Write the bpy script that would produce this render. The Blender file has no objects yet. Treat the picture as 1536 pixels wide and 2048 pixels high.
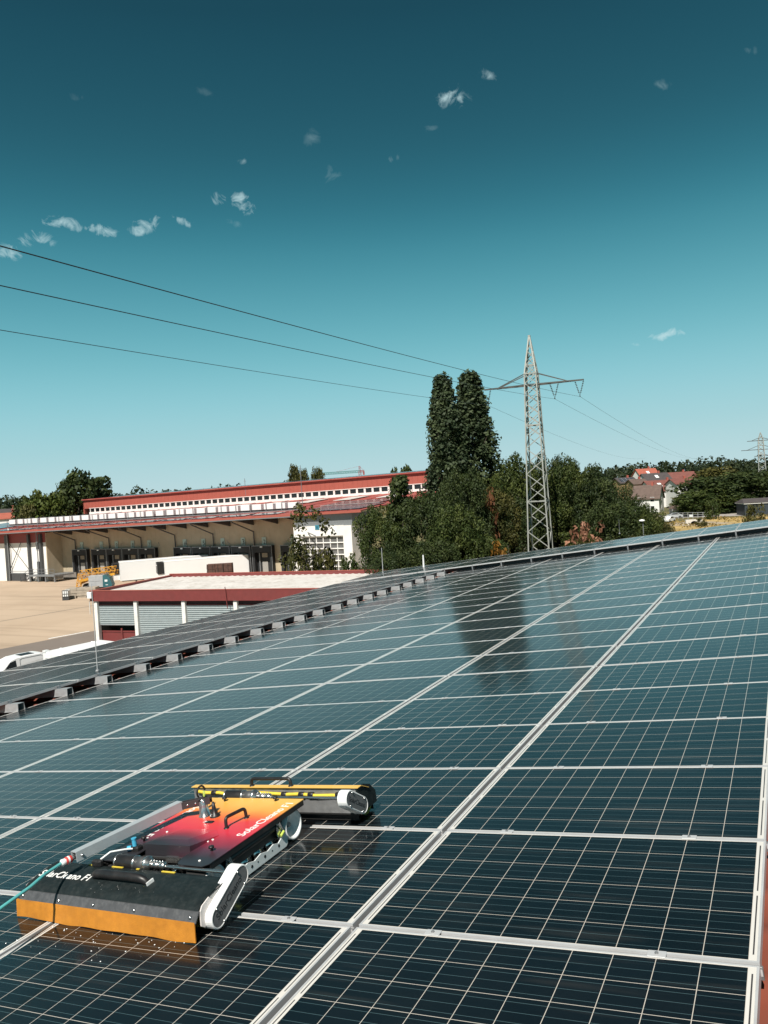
import bpy, bmesh, math, random
import numpy as np
from mathutils import Vector, Matrix

random.seed(7)
rng = np.random.default_rng(11)
S = bpy.context.scene
COL = S.collection
PI = math.pi

# ------------------------------------------------------------------ camera
FPX = 1592.158                      # focal length in pixels of the 1536 x 2048 frame
RC = np.array([[0.89162214, 0.44888226, -0.05928462],
               [-0.04073238, -0.05088341, -0.99787362],
               [-0.45094437, 0.89214102, -0.02708473]])
CAM = np.array([1.77408, -2.98576, 1.91120])
TAU = math.radians(6.4186)          # tilt of the roof, falling towards -X
G = CAM[2] - 12.5                   # yard level

cd = bpy.data.cameras.new('Camera')
cam = bpy.data.objects.new('Camera', cd); COL.objects.link(cam)
cd.sensor_fit = 'VERTICAL'; cd.sensor_height = 24.0; cd.sensor_width = 18.0
cd.lens = FPX * 24.0 / 2048.0
cd.clip_start = 0.05; cd.clip_end = 6000
m = Matrix.Identity(4)
for i in range(3):
    m[i][0] = RC[0][i]; m[i][1] = -RC[1][i]; m[i][2] = -RC[2][i]; m[i][3] = CAM[i]
cam.matrix_world = m
S.camera = cam

def ray(x, y):
    return RC.T @ np.array([(x - 768) / FPX, (y - 1024) / FPX, 1.0])
def at(x, y, D):
    return Vector(CAM + ray(x, y) * D)
def hor(x):
    return 1026.26 - 0.05941 * x
def gnd(x, D, z=0.0):
    """point z metres above the yard, in pixel column x at distance D"""
    p = CAM + ray(x, hor(x)) * D
    return Vector((p[0], p[1], G + z))
def gpx(x, y, z=0.0):
    d = ray(x, y); s = (G + z - CAM[2]) / d[2]
    p = CAM + d * s
    return Vector((p[0], p[1], G + z))
def zpx(x, y, D):
    """height above the yard of what shows at pixel (x,y) at distance D"""
    return float((CAM + ray(x, y) * D)[2] - G)

# ------------------------------------------------------------------ sun, sky, exposure
S.view_settings.view_transform = 'Standard'
S.view_settings.look = 'None'
S.view_settings.exposure = 0.4
S.view_settings.gamma = 1.0
S.view_settings.use_curve_mapping = False
S.cycles.caustics_reflective = False; S.cycles.caustics_refractive = False
sun_dir = Vector((0.10, -0.78, 1.0)).normalized()      # high, from behind the viewer
SUN_EL = math.asin(sun_dir.z); sx, sy = sun_dir.x, sun_dir.y
sl = bpy.data.lights.new('Sun', 'SUN'); sl.energy = 5.0; sl.angle = math.radians(0.53); sl.color = (1.0, 0.95, 0.87)
so = bpy.data.objects.new('Sun', sl); COL.objects.link(so)
so.rotation_euler = sun_dir.to_track_quat('Z', 'Y').to_euler()

W = bpy.data.worlds.new('World'); S.world = W
W.use_nodes = True
nt = W.node_tree; N = nt.nodes; LK = nt.links
N.clear()
def nd(t, **k):
    n = N.new(t)
    for a, b in k.items(): setattr(n, a, b)
    return n
def mth(op, a, b=None, clamp=False):
    n = nd('ShaderNodeMath', operation=op); n.use_clamp = clamp
    for i, v in enumerate((a, b)):
        if v is None: continue
        if isinstance(v, (int, float)): n.inputs[i].default_value = v
        else: LK.new(v, n.inputs[i])
    return n.outputs[0]
out = nd('ShaderNodeOutputWorld'); bg = nd('ShaderNodeBackground')
sky = nd('ShaderNodeTexSky', sky_type='NISHITA'); sky.sun_disc = False
sky.sun_elevation = SUN_EL; sky.sun_rotation = math.atan2(sx, sy)
sky.air_density = 1.0; sky.dust_density = 0.6; sky.ozone_density = 2.0
tc = nd('ShaderNodeTexCoord'); sep = nd('ShaderNodeSeparateXYZ'); LK.new(tc.outputs['Generated'], sep.inputs[0])
SKY_STR = 0.1
def s2l(c):
    return tuple((v / 255 / 12.92) if v / 255 <= 0.04045 else ((v / 255 + 0.055) / 1.055) ** 2.4 for v in c)
# the clear, deep teal of that day: colour by elevation, over the Nishita sky's own brightness
ramp = nd('ShaderNodeValToRGB'); cr = ramp.color_ramp; cr.interpolation = 'B_SPLINE'
EXPK = 2 ** -0.4
stops = [(0.000, (188, 214, 218)), (0.030, (177, 210, 215)), (0.065, (163, 205, 211)), (0.115, (143, 200, 210)), (0.17, (114, 182, 194)), (0.225, (91, 162, 177)),
         (0.285, (65, 137, 154)), (0.335, (49, 114, 132)), (0.39, (40, 95, 112)), (0.45, (34, 84, 101)), (0.51, (29, 75, 92)), (0.70, (24, 56, 70)), (1.0, (20, 44, 56))]
while len(cr.elements) < len(stops): cr.elements.new(0.5)
for e, (p, c) in zip(cr.elements, stops):
    e.position = p; e.color = (*[v * EXPK for v in s2l(c)], 1)
LK.new(mth('MAXIMUM', sep.outputs['Z'], 0.0), ramp.inputs[0])
# Nishita supplies the azimuth variation round the sun, normalised by its mean luminance
bwn = nd('ShaderNodeRGBToBW'); LK.new(sky.outputs[0], bwn.inputs[0])
var = mth('POWER', mth('MULTIPLY', bwn.outputs[0], 0.62), 0.04)
mulv = nd('ShaderNodeVectorMath', operation='SCALE'); LK.new(ramp.outputs[0], mulv.inputs[0]); LK.new(mth('MULTIPLY', var, 1.0 / SKY_STR), mulv.inputs['Scale'])
# small fair-weather cloud shreds, each fixed in a direction of the sky
nz = nd('ShaderNodeTexNoise'); nz.inputs['Scale'].default_value = 50; nz.inputs['Detail'].default_value = 9; nz.inputs['Roughness'].default_value = 0.60; nz.inputs['Distortion'].default_value = 1.4
LK.new(tc.outputs['Generated'], nz.inputs['Vector'])
nz2 = nd('ShaderNodeTexNoise'); nz2.inputs['Scale'].default_value = 30; nz2.inputs['Detail'].default_value = 4
LK.new(tc.outputs['Generated'], nz2.inputs['Vector'])
warp = nd('ShaderNodeVectorMath', operation='MULTIPLY_ADD'); LK.new(nz2.outputs['Color'], warp.inputs[0])
warp.inputs[1].default_value = (0.022, 0.022, 0.022); 
off = nd('ShaderNodeVectorMath', operation='SUBTRACT'); LK.new(tc.outputs['Generated'], off.inputs[0]); off.inputs[1].default_value = (0.011, 0.011, 0.011)
LK.new(off.outputs[0], warp.inputs[2])
clouds = [(905, 193, 32, 22, 0.55, -8), (972, 153, 18, 11, 0.45, 35), (433, 403, 17, 14, 0.62, 45), (484, 408, 25, 15, 0.85, 20), (362, 440, 20, 9, 0.55, 15), (292, 450, 36, 16, 0.85, -22), (205, 458, 26, 12, 0.95, 12),
          (125, 450, 40, 11, 0.7, 12), (68, 475, 30, 17, 0.75, 10), (12, 498, 26, 15, 0.75, 15), (1322, 672, 52, 9, 1.3, -16), (486, 325, 12, 5, .4, 10), (788, 318, 22, 9, 0.3, -20), (668, 348, 24, 14, 0.22, -30), (626, 276, 16, 18, 0.2, 0),
          (1326, 172, 16, 9, 0.22, 0), (1495, 104, 14, 8, .22, 0), (856, 256, 14, 7, .2, 0), (470, 446, 14, 6, .25, 0), (410, 182, 20, 9, .12, 0), (160, 192, 14, 8, .10, 0)]
cl_sum = None; op_sum = None
for (x, y, w, h, st, rot) in clouds:
    c = Vector(ray(x, y)).normalized()
    a = math.radians(rot)
    e1 = Vector(RC[0]) * math.cos(a) + Vector(RC[1]) * math.sin(a)
    e1 = (e1 - c * e1.dot(c)).normalized(); e2 = c.cross(e1).normalized()
    kk = FPX * math.sqrt(1 + ((x - 768) / FPX) ** 2 + ((y - 1024) / FPX) ** 2)
    terms = []
    for ax, sz in ((e1, w), (e2, h)):
        d = nd('ShaderNodeVectorMath', operation='DOT_PRODUCT'); LK.new(warp.outputs[0], d.inputs[0]); d.inputs[1].default_value = ax * (kk / sz) * 0.66
        terms.append(mth('MULTIPLY', d.outputs['Value'], d.outputs['Value']))
    fb = nd('ShaderNodeVectorMath', operation='DOT_PRODUCT'); LK.new(tc.outputs['Generated'], fb.inputs[0]); fb.inputs[1].default_value = c
    front = mth('GREATER_THAN', fb.outputs['Value'], 0.9)
    g = mth('SUBTRACT', 1.0, mth('ADD', terms[0], terms[1]), True)
    g = mth('MULTIPLY', g, front); go = mth('MULTIPLY', g, st if st > .4 else st * .55)
    cl_sum = g if cl_sum is None else mth('ADD', cl_sum, g); op_sum = go if op_sum is None else mth('ADD', op_sum, go)
shred = mth('MULTIPLY', mth('ADD', mth('SUBTRACT', nz.outputs['Fac'], 0.70), mth('MULTIPLY', mth('MINIMUM', cl_sum, 1.0), 0.31)), 3.4, True)
clf = mth('MULTIPLY', mth('MULTIPLY', shred, mth('MULTIPLY', op_sum, 2.0, True)), 0.80, True)
cmix = nd('ShaderNodeMix', data_type='RGBA'); LK.new(clf, cmix.inputs['Factor']); LK.new(mulv.outputs[0], cmix.inputs['A'])
cc = [v * EXPK for v in s2l((196, 226, 230))]; cmix.inputs['B'].default_value = (cc[0] / SKY_STR, cc[1] / SKY_STR, cc[2] / SKY_STR, 1)
LK.new(cmix.outputs['Result'], bg.inputs['Color']); bg.inputs['Strength'].default_value = SKY_STR
LK.new(bg.outputs[0], out.inputs[0])

# ------------------------------------------------------------------ helpers
MP = Matrix(((math.cos(TAU), 0, -math.sin(TAU), 0), (0, 1, 0, 0), (math.sin(TAU), 0, math.cos(TAU), 0), (0, 0, 0, 1)))   # (u,v,h) on the roof -> world
def T(x, y, z): return Matrix.Translation((x, y, z))
def RZ(a): return Matrix.Rotation(a, 4, 'Z')
def frame(o, e, n=None):
    """matrix with x axis along e (horizontal), y axis along the horizontal normal away from the viewer, origin o"""
    e = Vector((e[0], e[1], 0)).normalized(); y = Vector((-e.y, e.x, 0))
    return Matrix(((e.x, y.x, 0, o[0]), (e.y, y.y, 0, o[1]), (0, 0, 1, o[2]), (0, 0, 0, 1)))

def tag(o, label=None, cat=None, group=None, kind=None):
    if label: o['label'] = label
    if cat: o['category'] = cat
    if group: o['group'] = group
    if kind: o['kind'] = kind
    return o
def empty(name, M, label, cat, group=None):
    o = bpy.data.objects.new(name, None); COL.objects.link(o)
    o.empty_display_size = 0.2; o.matrix_world = M
    return tag(o, label, cat, group)
def link(name, mesh, parent=None, M=None):
    o = bpy.data.objects.new(name, mesh); COL.objects.link(o)
    if parent is not None: o.parent = parent
    if M is not None: o.matrix_local = M
    return o
def copy_tree(o, parent=None):
    c = o.copy(); COL.objects.link(c)
    if parent is not None: c.parent = parent
    for ch in list(o.children): copy_tree(ch, c)
    return c

class MB:
    """collects solids into one mesh"""
    def __init__(s): s.v = []; s.f = []; s.mi = []; s.sm = []; s.cur = 0
    def add(s, vs, fs, smooth=False):
        b = len(s.v); s.v += [tuple(v) for v in vs]
        for f in fs:
            s.f.append(tuple(i + b for i in f)); s.mi.append(s.cur); s.sm.append(smooth)
        return s
    def mat(s, i): s.cur = i; return s
    def box(s, c, d, M=None):
        x, y, z = d[0] / 2, d[1] / 2, d[2] / 2
        vs = [Vector((c[0] + i * x, c[1] + j * y, c[2] + k * z)) for i in (-1, 1) for j in (-1, 1) for k in (-1, 1)]
        if M is not None: vs = [M @ v for v in vs]
        return s.add(vs, [(0, 1, 3, 2), (4, 6, 7, 5), (0, 4, 5, 1), (2, 3, 7, 6), (0, 2, 6, 4), (1, 5, 7, 3)])
    def bx(s, x0, x1, y0, y1, z0, z1, M=None):
        return s.box(((x0 + x1) / 2, (y0 + y1) / 2, (z0 + z1) / 2), (abs(x1 - x0), abs(y1 - y0), abs(z1 - z0)), M)
    def rbox(s, x0, x1, y0, y1, z0, z1, r=0.01):
        """box with chamfered vertical and top edges"""
        def ring(i, z): return [(x0 + i + r, y0 + i, z), (x1 - i - r, y0 + i, z), (x1 - i, y0 + i + r, z), (x1 - i, y1 - i - r, z), (x1 - i - r, y1 - i, z), (x0 + i + r, y1 - i, z), (x0 + i, y1 - i - r, z), (x0 + i, y0 + i + r, z)]
        vs = ring(0, z0) + ring(0, z1 - r) + ring(r * .9, z1)
        fs = [tuple(reversed(range(8)))] + [tuple(range(16, 24))]
        for a in (0, 8):
            for i in range(8): fs.append((a + i, a + (i + 1) % 8, a + 8 + (i + 1) % 8, a + 8 + i))
        return s.add(vs, fs)
    def bar(s, p, q, w, h=None, up=(0, 0, 1)):
        p, q = Vector(p), Vector(q); h = h or w
        d = (q - p)
        if d.length < 1e-6: return s
        d.normalize(); u = Vector(up)
        if abs(d.dot(u)) > .98: u = Vector((1, 0, 0))
        a = d.cross(u).normalized(); b = a.cross(d).normalized()
        vs = [pt + a * (i * w / 2) + b * (j * h / 2) for pt in (p, q) for i, j in ((-1, -1), (1, -1), (1, 1), (-1, 1))]
        return s.add(vs, [(3, 2, 1, 0), (4, 5, 6, 7), (0, 1, 5, 4), (1, 2, 6, 5), (2, 3, 7, 6), (3, 0, 4, 7)])
    def tube(s, pts, r, n=8, cap=True):
        pts = [Vector(p) for p in pts]; rs = r if isinstance(r, (list, tuple)) else [r] * len(pts)
        vs = []; prev = None
        for i, p in enumerate(pts):
            d = (pts[min(i + 1, len(pts) - 1)] - pts[max(i - 1, 0)]).normalized()
            if prev is None:
                u = Vector((0, 0, 1)) if abs(d.z) < .9 else Vector((1, 0, 0))
                a = d.cross(u).normalized()
            else: a = (prev - d * prev.dot(d)).normalized()
            prev = a; b = d.cross(a)
            vs += [p + a * (rs[i] * math.cos(2 * PI * k / n)) + b * (rs[i] * math.sin(2 * PI * k / n)) for k in range(n)]
        fs = [(i * n + k, i * n + (k + 1) % n, (i + 1) * n + (k + 1) % n, (i + 1) * n + k) for i in range(len(pts) - 1) for k in range(n)]
        s.add(vs, fs, True)
        if cap: s.add(vs[:n], [tuple(reversed(range(n)))]); s.add(vs[-n:], [tuple(range(n))])
        return s
    def cyl(s, p, q, r, n=16, r2=None): return s.tube([p, q], [r, r if r2 is None else r2], n)
    def lathe(s, prof, c, axis='x', n=24):
        """prof: (radius, along) pairs turned about an axis through c"""
        vs = []
        for (r, t) in prof:
            for k in range(n):
                a = 2 * PI * k / n; ca, sa = r * math.cos(a), r * math.sin(a)
                vs.append((c[0] + t, c[1] + ca, c[2] + sa) if axis == 'x' else ((c[0] + ca, c[1] + t, c[2] + sa) if axis == 'y' else (c[0] + ca, c[1] + sa, c[2] + t)))
        fs = [(i * n + k, i * n + (k + 1) % n, (i + 1) * n + (k + 1) % n, (i + 1) * n + k) for i in range(len(prof) - 1) for k in range(n)]
        return s.add(vs, fs, True)
    def prism(s, poly, fn, a, b):
        """polygon extruded between fn(p,a) and fn(p,b)"""
        n = len(poly); vs = [fn(p, a) for p in poly] + [fn(p, b) for p in poly]
        fs = [tuple(range(n)), tuple(reversed(range(n, 2 * n)))] + [(i, n + i, n + (i + 1) % n, (i + 1) % n) for i in range(n)]
        return s.add(vs, fs)
    def sheet(s, rows, smooth=True, closed=False):
        nr, nc = len(rows), len(rows[0]); vs = [p for r in rows for p in r]
        return s.add(vs, [(i * nc + j, i * nc + j + 1, (i + 1) * nc + j + 1, (i + 1) * nc + j) for i in range(nr - 1) for j in range(nc - 1)], smooth)
    def mesh(s, name, mats, M=None, recalc=True):
        me = bpy.data.meshes.new(name)
        vs = s.v if M is None else [tuple(M @ Vector(v)) for v in s.v]
        me.from_pydata(vs, [], s.f)
        for mm in (mats if isinstance(mats, (list, tuple)) else [mats]): me.materials.append(mm)
        me.polygons.foreach_set('material_index', s.mi); me.polygons.foreach_set('use_smooth', s.sm)
        if recalc:
            bm = bmesh.new(); bm.from_mesh(me); bmesh.ops.recalc_face_normals(bm, faces=bm.faces); bm.to_mesh(me); bm.free()
        me.update(); return me
    def build(s, name, mats, parent=None, M=None, recalc=True):
        return link(name, s.mesh(name, mats, M, recalc), parent)

# ------------------------------------------------------------------ materials
MATS = {}
def mat(name, col, rough=0.6, metal=0.0, var=0.12, scale=6.0, bump=0.0, bscale=60.0, spec=0.5, dirt=None, dirt_amt=0.5, dirt_scale=2.0, coords='Object'):
    if name in MATS: return MATS[name]
    M = bpy.data.materials.new(name); M.use_nodes = True; t = M.node_tree; b = t.nodes['Principled BSDF']
    b.inputs['Roughness'].default_value = rough; b.inputs['Metallic'].default_value = metal; b.inputs['Specular IOR Level'].default_value = spec
    tcn = t.nodes.new('ShaderNodeTexCoord'); n = t.nodes.new('ShaderNodeTexNoise'); n.inputs['Scale'].default_value = scale; n.inputs['Detail'].default_value = 6
    t.links.new(tcn.outputs[coords], n.inputs['Vector'])
    mr = t.nodes.new('ShaderNodeMapRange'); mr.inputs['From Min'].default_value = .3; mr.inputs['From Max'].default_value = .7
    mr.inputs['To Min'].default_value = 1 - var; mr.inputs['To Max'].default_value = 1 + var; t.links.new(n.outputs['Fac'], mr.inputs['Value'])
    vm = t.nodes.new('ShaderNodeVectorMath'); vm.operation = 'SCALE'; vm.inputs[0].default_value = col[:3]; t.links.new(mr.outputs[0], vm.inputs['Scale'])
    src = vm.outputs[0]
    if dirt:
        n3 = t.nodes.new('ShaderNodeTexNoise'); n3.inputs['Scale'].default_value = dirt_scale; n3.inputs['Detail'].default_value = 9; n3.inputs['Roughness'].default_value = .65
        t.links.new(tcn.outputs[coords], n3.inputs['Vector'])
        m3 = t.nodes.new('ShaderNodeMapRange'); m3.inputs['From Min'].default_value = .45; m3.inputs['From Max'].default_value = .72; m3.inputs['To Max'].default_value = dirt_amt
        t.links.new(n3.outputs['Fac'], m3.inputs['Value'])
        mx = t.nodes.new('ShaderNodeMix'); mx.data_type = 'RGBA'; t.links.new(m3.outputs[0], mx.inputs['Factor']); t.links.new(src, mx.inputs['A']); mx.inputs['B'].default_value = (*dirt, 1)
        src = mx.outputs['Result']
    t.links.new(src, b.inputs['Base Color'])
    if bump:
        n2 = t.nodes.new('ShaderNodeTexNoise'); n2.inputs['Scale'].default_value = bscale; n2.inputs['Detail'].default_value = 4; t.links.new(tcn.outputs[coords], n2.inputs['Vector'])
        bp = t.nodes.new('ShaderNodeBump'); bp.inputs['Strength'].default_value = bump; bp.inputs['Distance'].default_value = .02; t.links.new(n2.outputs['Fac'], bp.inputs['Height']); t.links.new(bp.outputs[0], b.inputs['Normal'])
    MATS[name] = M; return M

M_alu = mat('anodised aluminium', (.50, .51, .52), .40, .15, .06, 9, dirt=(.42, .38, .33), dirt_amt=.3, dirt_scale=5)
M_aluD = mat('dull aluminium', (.32, .34, .36), .45, .5, .1, 14)
M_black = mat('black plastic', (.012, .012, .013), .42, 0, .2, 20, dirt=(.09, .08, .075), dirt_amt=.2, dirt_scale=14)
M_rub = mat('black rubber', (.010, .010, .010), .7, 0, .25, 30)
M_steel = mat('stainless steel', (.62, .62, .61), .24, .95, .08, 25)
M_steelD = mat('brushed grey steel', (.30, .305, .31), .40, .5, .2, 18, dirt=(.4, .38, .34), dirt_amt=.2, dirt_scale=25)
M_white = mat('white powder coat', (.80, .81, .81), .35, 0, .03, 6, dirt=(.55, .52, .47), dirt_amt=.18, dirt_scale=16)
M_wplast = mat('white plastic', (.76, .78, .78), .4, 0, .04, 8, dirt=(.45, .42, .38), dirt_amt=.22, dirt_scale=18)
M_plate = mat('grey side plate', (.17, .172, .176), .45, .3, .12, 18, dirt=(.3, .29, .28), dirt_amt=.25, dirt_scale=30)
M_yel = mat('yellow lid paint', (.78, .46, .10), .4, 0, .05, 8, dirt=(.5, .36, .17), dirt_amt=.2, dirt_scale=16)
M_org = mat('orange skirt rubber', (.52, .205, .022), .6, 0, .10, 26, bump=.15, bscale=240, dirt=(.36, .13, .015), dirt_amt=.4, dirt_scale=10)
M_cover = mat('dark green black cover', (.010, .0155, .0165), .55, 0, .2, 16, spec=.22, dirt=(.10, .105, .10), dirt_amt=.14, dirt_scale=40, bump=.05, bscale=160)
M_text = mat('white lettering', (.82, .82, .80), .5, 0, .02)
M_textd = mat('dark lettering', (.022, .023, .025), .5, 0, .02)
M_hose = mat('turquoise hose', (.10, .40, .40), .4, 0, .08, 12)
M_redc = mat('red coupling ring', (.55, .06, .05), .4, 0, .1, 12)
M_cable = mat('yellow cable', (.72, .55, .06), .45, 0, .1, 30)
M_green = mat('lime green bolt', (.50, .62, .12), .4, 0, .05)
M_blue = mat('blue pipe fitting', (.06, .36, .55), .4, 0, .05)
M_brist = mat('brush bristles', (.30, .25, .04), .8, 0, .4, 60)
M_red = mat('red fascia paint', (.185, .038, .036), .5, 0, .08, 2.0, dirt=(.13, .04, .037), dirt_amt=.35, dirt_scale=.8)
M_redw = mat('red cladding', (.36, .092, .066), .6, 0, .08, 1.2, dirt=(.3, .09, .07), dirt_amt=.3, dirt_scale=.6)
M_conc = mat('pale concrete pillar', (.62, .58, .52), .8, 0, .08, 3, dirt=(.42, .37, .31), dirt_amt=.4, dirt_scale=2.5)
M_wwall = mat('white render', (.80, .78, .75), .8, 0, .05, .8, dirt=(.55, .51, .46), dirt_amt=.3, dirt_scale=.7)
M_bwall = mat('beige wall cladding', (.46, .385, .275), .7, 0, .07, .8, dirt=(.36, .29, .19), dirt_amt=.4, dirt_scale=.5)
M_dark = mat('dark interior', (.012, .012, .014), .8, 0, .2)
M_dgrey = mat('dark grey metal', (.07, .072, .075), .5, .2, .1)
M_mgrey = mat('mid grey metal', (.22, .23, .24), .5, .3, .1)
M_shut = mat('grey roller shutter', (.40, .45, .46), .45, .15, .06, 2)
M_wroof = mat('pale corrugated sheet', (.64, .61, .58), .6, .0, .07, .5, dirt=(.36, .31, .26), dirt_amt=.6, dirt_scale=.9)
M_trail = mat('white trailer panel', (.78, .78, .78), .4, 0, .02, .5, dirt=(.64, .63, .61), dirt_amt=.12, dirt_scale=.6)
M_glassd = mat('dark window glass', (.014, .017, .02), .08, 0, .1)
M_rubber = M_rub
M_galv = mat('galvanised lattice steel', (.36, .37, .34), .55, .25, .12, .8, dirt=(.22, .21, .18), dirt_amt=.35, dirt_scale=.6)
M_wire = mat('dark conductor cable', (.035, .04, .045), .5, .3, .1)
M_insul = mat('brown glass insulator', (.05, .055, .05), .3, 0, .2)
M_tile = mat('red clay roof tile', (.23, .055, .030), .8, 0, .25, 4, dirt=(.10, .038, .027), dirt_amt=.5, dirt_scale=2)
M_bark = mat('grey brown bark', (.11, .09, .07), .9, 0, .3, 4, bump=.4, bscale=20)

def text_mesh(txt, size, depth=0.0006, shear=0.0, spacing=1.0):
    c = bpy.data.curves.new('lettering', 'FONT'); c.body = txt; c.size = size; c.extrude = depth; c.align_x = 'LEFT'; c.shear = shear; c.space_character = spacing
    c.offset = size * 0.006
    o = bpy.data.objects.new('lettering', c)
    me = bpy.data.meshes.new_from_object(o)
    bpy.data.objects.remove(o); bpy.data.curves.remove(c)
    return me
def text_at(name, txt, size, parent, origin, xd, yd, material, fit=None, **k):
    """lettering lying with its reading direction along xd and its up direction along yd; fit = wanted length"""
    me = text_mesh(txt, size, **k)
    xs = [v.co.x for v in me.vertices]; w = max(xs) - min(xs)
    sc = (fit / w) if fit else 1.0
    xd = Vector(xd).normalized(); yd = Vector(yd); yd = (yd - xd * yd.dot(xd)).normalized(); zd = xd.cross(yd)
    Mx = Matrix(((xd.x, yd.x, zd.x, origin[0]), (xd.y, yd.y, zd.y, origin[1]), (xd.z, yd.z, zd.z, origin[2]), (0, 0, 0, 1)))
    Mx = Mx @ Matrix.Diagonal((sc, sc, 1, 1)) @ T(-min(xs), 0, 0)
    me.transform(Mx); me.materials.clear(); me.materials.append(material)
    return link(name, me, parent)

# solar glass: cell grid in the panel's own coordinates
def solar_mat(name, Lx, Ly, nx, ny, bus_along_x=True, coat=.64):
    M = bpy.data.materials.new(name); M.use_nodes = True; t = M.node_tree; L = t.links; b = t.nodes['Principled BSDF']
    def nw(tp, **k):
        n = t.nodes.new(tp)
        for a, v in k.items(): setattr(n, a, v)
        return n
    def mm(op, a, bb=None, clamp=False):
        n = nw('ShaderNodeMath', operation=op); n.use_clamp = clamp
        for i, v in enumerate((a, bb)):
            if v is None: continue
            if isinstance(v, (int, float)): n.inputs[i].default_value = v
            else: L.new(v, n.inputs[i])
        return n.outputs[0]
    tcn = nw('ShaderNodeTexCoord'); sp = nw('ShaderNodeSeparateXYZ'); L.new(tcn.outputs['Object'], sp.inputs[0])
    ex, ey = (.036, .014) if bus_along_x else (.014, .036)
    px, py = (Lx - 2 * ex) / nx, (Ly - 2 * ey) / ny
    cx, cy = mm('DIVIDE', mm('SUBTRACT', sp.outputs['X'], ex), px), mm('DIVIDE', mm('SUBTRACT', sp.outputs['Y'], ey), py)
    def edge(c, p, n, w):     # 1 on the white seam between cells
        f = mm('ABSOLUTE', mm('SUBTRACT', mm('FRACT', c), .5))
        seam = mm('GREATER_THAN', f, .5 - w / 2 / p)
        outm = mm('MAXIMUM', mm('LESS_THAN', c, 0.0), mm('GREATER_THAN', c, float(n)))
        return seam, outm
    sxm, ox = edge(cx, px, nx, .0027); sym, oy = edge(cy, py, ny, .0027)
    marg = mm('MAXIMUM', ox, oy)
    seam = mm('MAXIMUM', sxm, sym)
    cb, pb = (cy, py) if bus_along_x else (cx, px)
    fb = mm('ABSOLUTE', mm('SUBTRACT', mm('FRACT', mm('MULTIPLY', mm('FRACT', cb), 3.0)), .5))
    bus = mm('LESS_THAN', fb, .0021 / 2 / (pb / 3))
    # the dark collecting ribbon in the end margins
    if bus_along_x: al, ac, La, Lc = sp.outputs['X'], sp.outputs['Y'], Lx, Ly
    else: al, ac, La, Lc = sp.outputs['Y'], sp.outputs['X'], Ly, Lx
    d = mm('MINIMUM', al, mm('SUBTRACT', La, al)); dc = mm('MINIMUM', ac, mm('SUBTRACT', Lc, ac))
    rib = mm('MULTIPLY', mm('MULTIPLY', mm('GREATER_THAN', d, .019), mm('LESS_THAN', d, .0245)), mm('GREATER_THAN', dc, .05))
    rib = mm('MULTIPLY', rib, mm('GREATER_THAN', mm('ABSOLUTE', mm('SUBTRACT', ac, Lc / 2)), .02))
    # cell colour with small per-cell and per-panel variation
    cmb = nw('ShaderNodeCombineXYZ'); L.new(mm('FLOOR', cx), cmb.inputs[0]); L.new(mm('FLOOR', cy), cmb.inputs[1])
    oi = nw('ShaderNodeObjectInfo'); L.new(mm('MULTIPLY', oi.outputs['Random'], 57.0), cmb.inputs[2])
    wn = nw('ShaderNodeTexWhiteNoise'); L.new(cmb.outputs[0], wn.inputs['Vector'])
    nz = nw('ShaderNodeTexNoise'); nz.inputs['Scale'].default_value = 55; nz.inputs['Detail'].default_value = 3; L.new(tcn.outputs['Object'], nz.inputs['Vector'])
    k = mm('ADD', mm('ADD', mm('MULTIPLY', wn.outputs['Value'], .34), mm('MULTIPLY', nz.outputs['Fac'], .5)), mm('ADD', mm('MULTIPLY', oi.outputs['Random'], .7), .30))
    cell = nw('ShaderNodeVectorMath', operation='SCALE'); cell.inputs[0].default_value = (.0018, .0036, .0054); L.new(k, cell.inputs['Scale'])
    def mixc(f, a, bcol):
        n = nw('ShaderNodeMix', data_type='RGBA'); L.new(f, n.inputs['Factor']); L.new(a, n.inputs['A']); n.inputs['B'].default_value = (*bcol, 1); return n.outputs['Result']
    c = mixc(bus, cell.outputs[0], (.060, .105, .115))
    c = mixc(seam, c, (.52, .475, .42)); c = mixc(marg, c, (.64, .62, .58)); c = mixc(rib, c, (.05, .045, .045))
    # a thin uneven film of dust
    n2 = nw('ShaderNodeTexNoise'); n2.inputs['Scale'].default_value = 3.0; n2.inputs['Detail'].default_value = 8
    tr = nw('ShaderNodeVectorMath', operation='ADD'); L.new(tcn.outputs['Object'], tr.inputs[0]); cv = nw('ShaderNodeCombineXYZ'); L.new(mm('MULTIPLY', oi.outputs['Random'], 40.0), cv.inputs[0]); L.new(cv.outputs[0], tr.inputs[1])
    L.new(tr.outputs[0], n2.inputs['Vector'])
    du = mm('MULTIPLY', mm('POWER', n2.outputs['Fac'], 2.0), .015)
    c = mixc(du, c, (.45, .40, .34))
    # faint run-off streaks down the slope
    mps = nw('ShaderNodeMapping'); mps.inputs['Scale'].default_value = (1.1, 16, 1); L.new(tr.outputs[0], mps.inputs[0])
    ns = nw('ShaderNodeTexNoise'); ns.inputs['Scale'].default_value = 1.0; ns.inputs['Detail'].default_value = 6; L.new(mps.outputs[0], ns.inputs['Vector'])
    ms = nw('ShaderNodeMapRange'); ms.inputs['From Min'].default_value = .55; ms.inputs['From Max'].default_value = .8; ms.inputs['To Max'].default_value = .05; L.new(ns.outputs['Fac'], ms.inputs['Value'])
    c = mixc(ms.outputs[0], c, (.40, .36, .31))
    L.new(c, b.inputs['Base Color'])
    b.inputs['Roughness'].default_value = .42; b.inputs['Specular IOR Level'].default_value = .12
    b.inputs['Coat Weight'].default_value = coat; b.inputs['Coat IOR'].default_value = 1.44
    L.new(mm('ADD', mm('MULTIPLY', n2.outputs['Fac'], .06), .085), b.inputs['Coat Roughness'])
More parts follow.
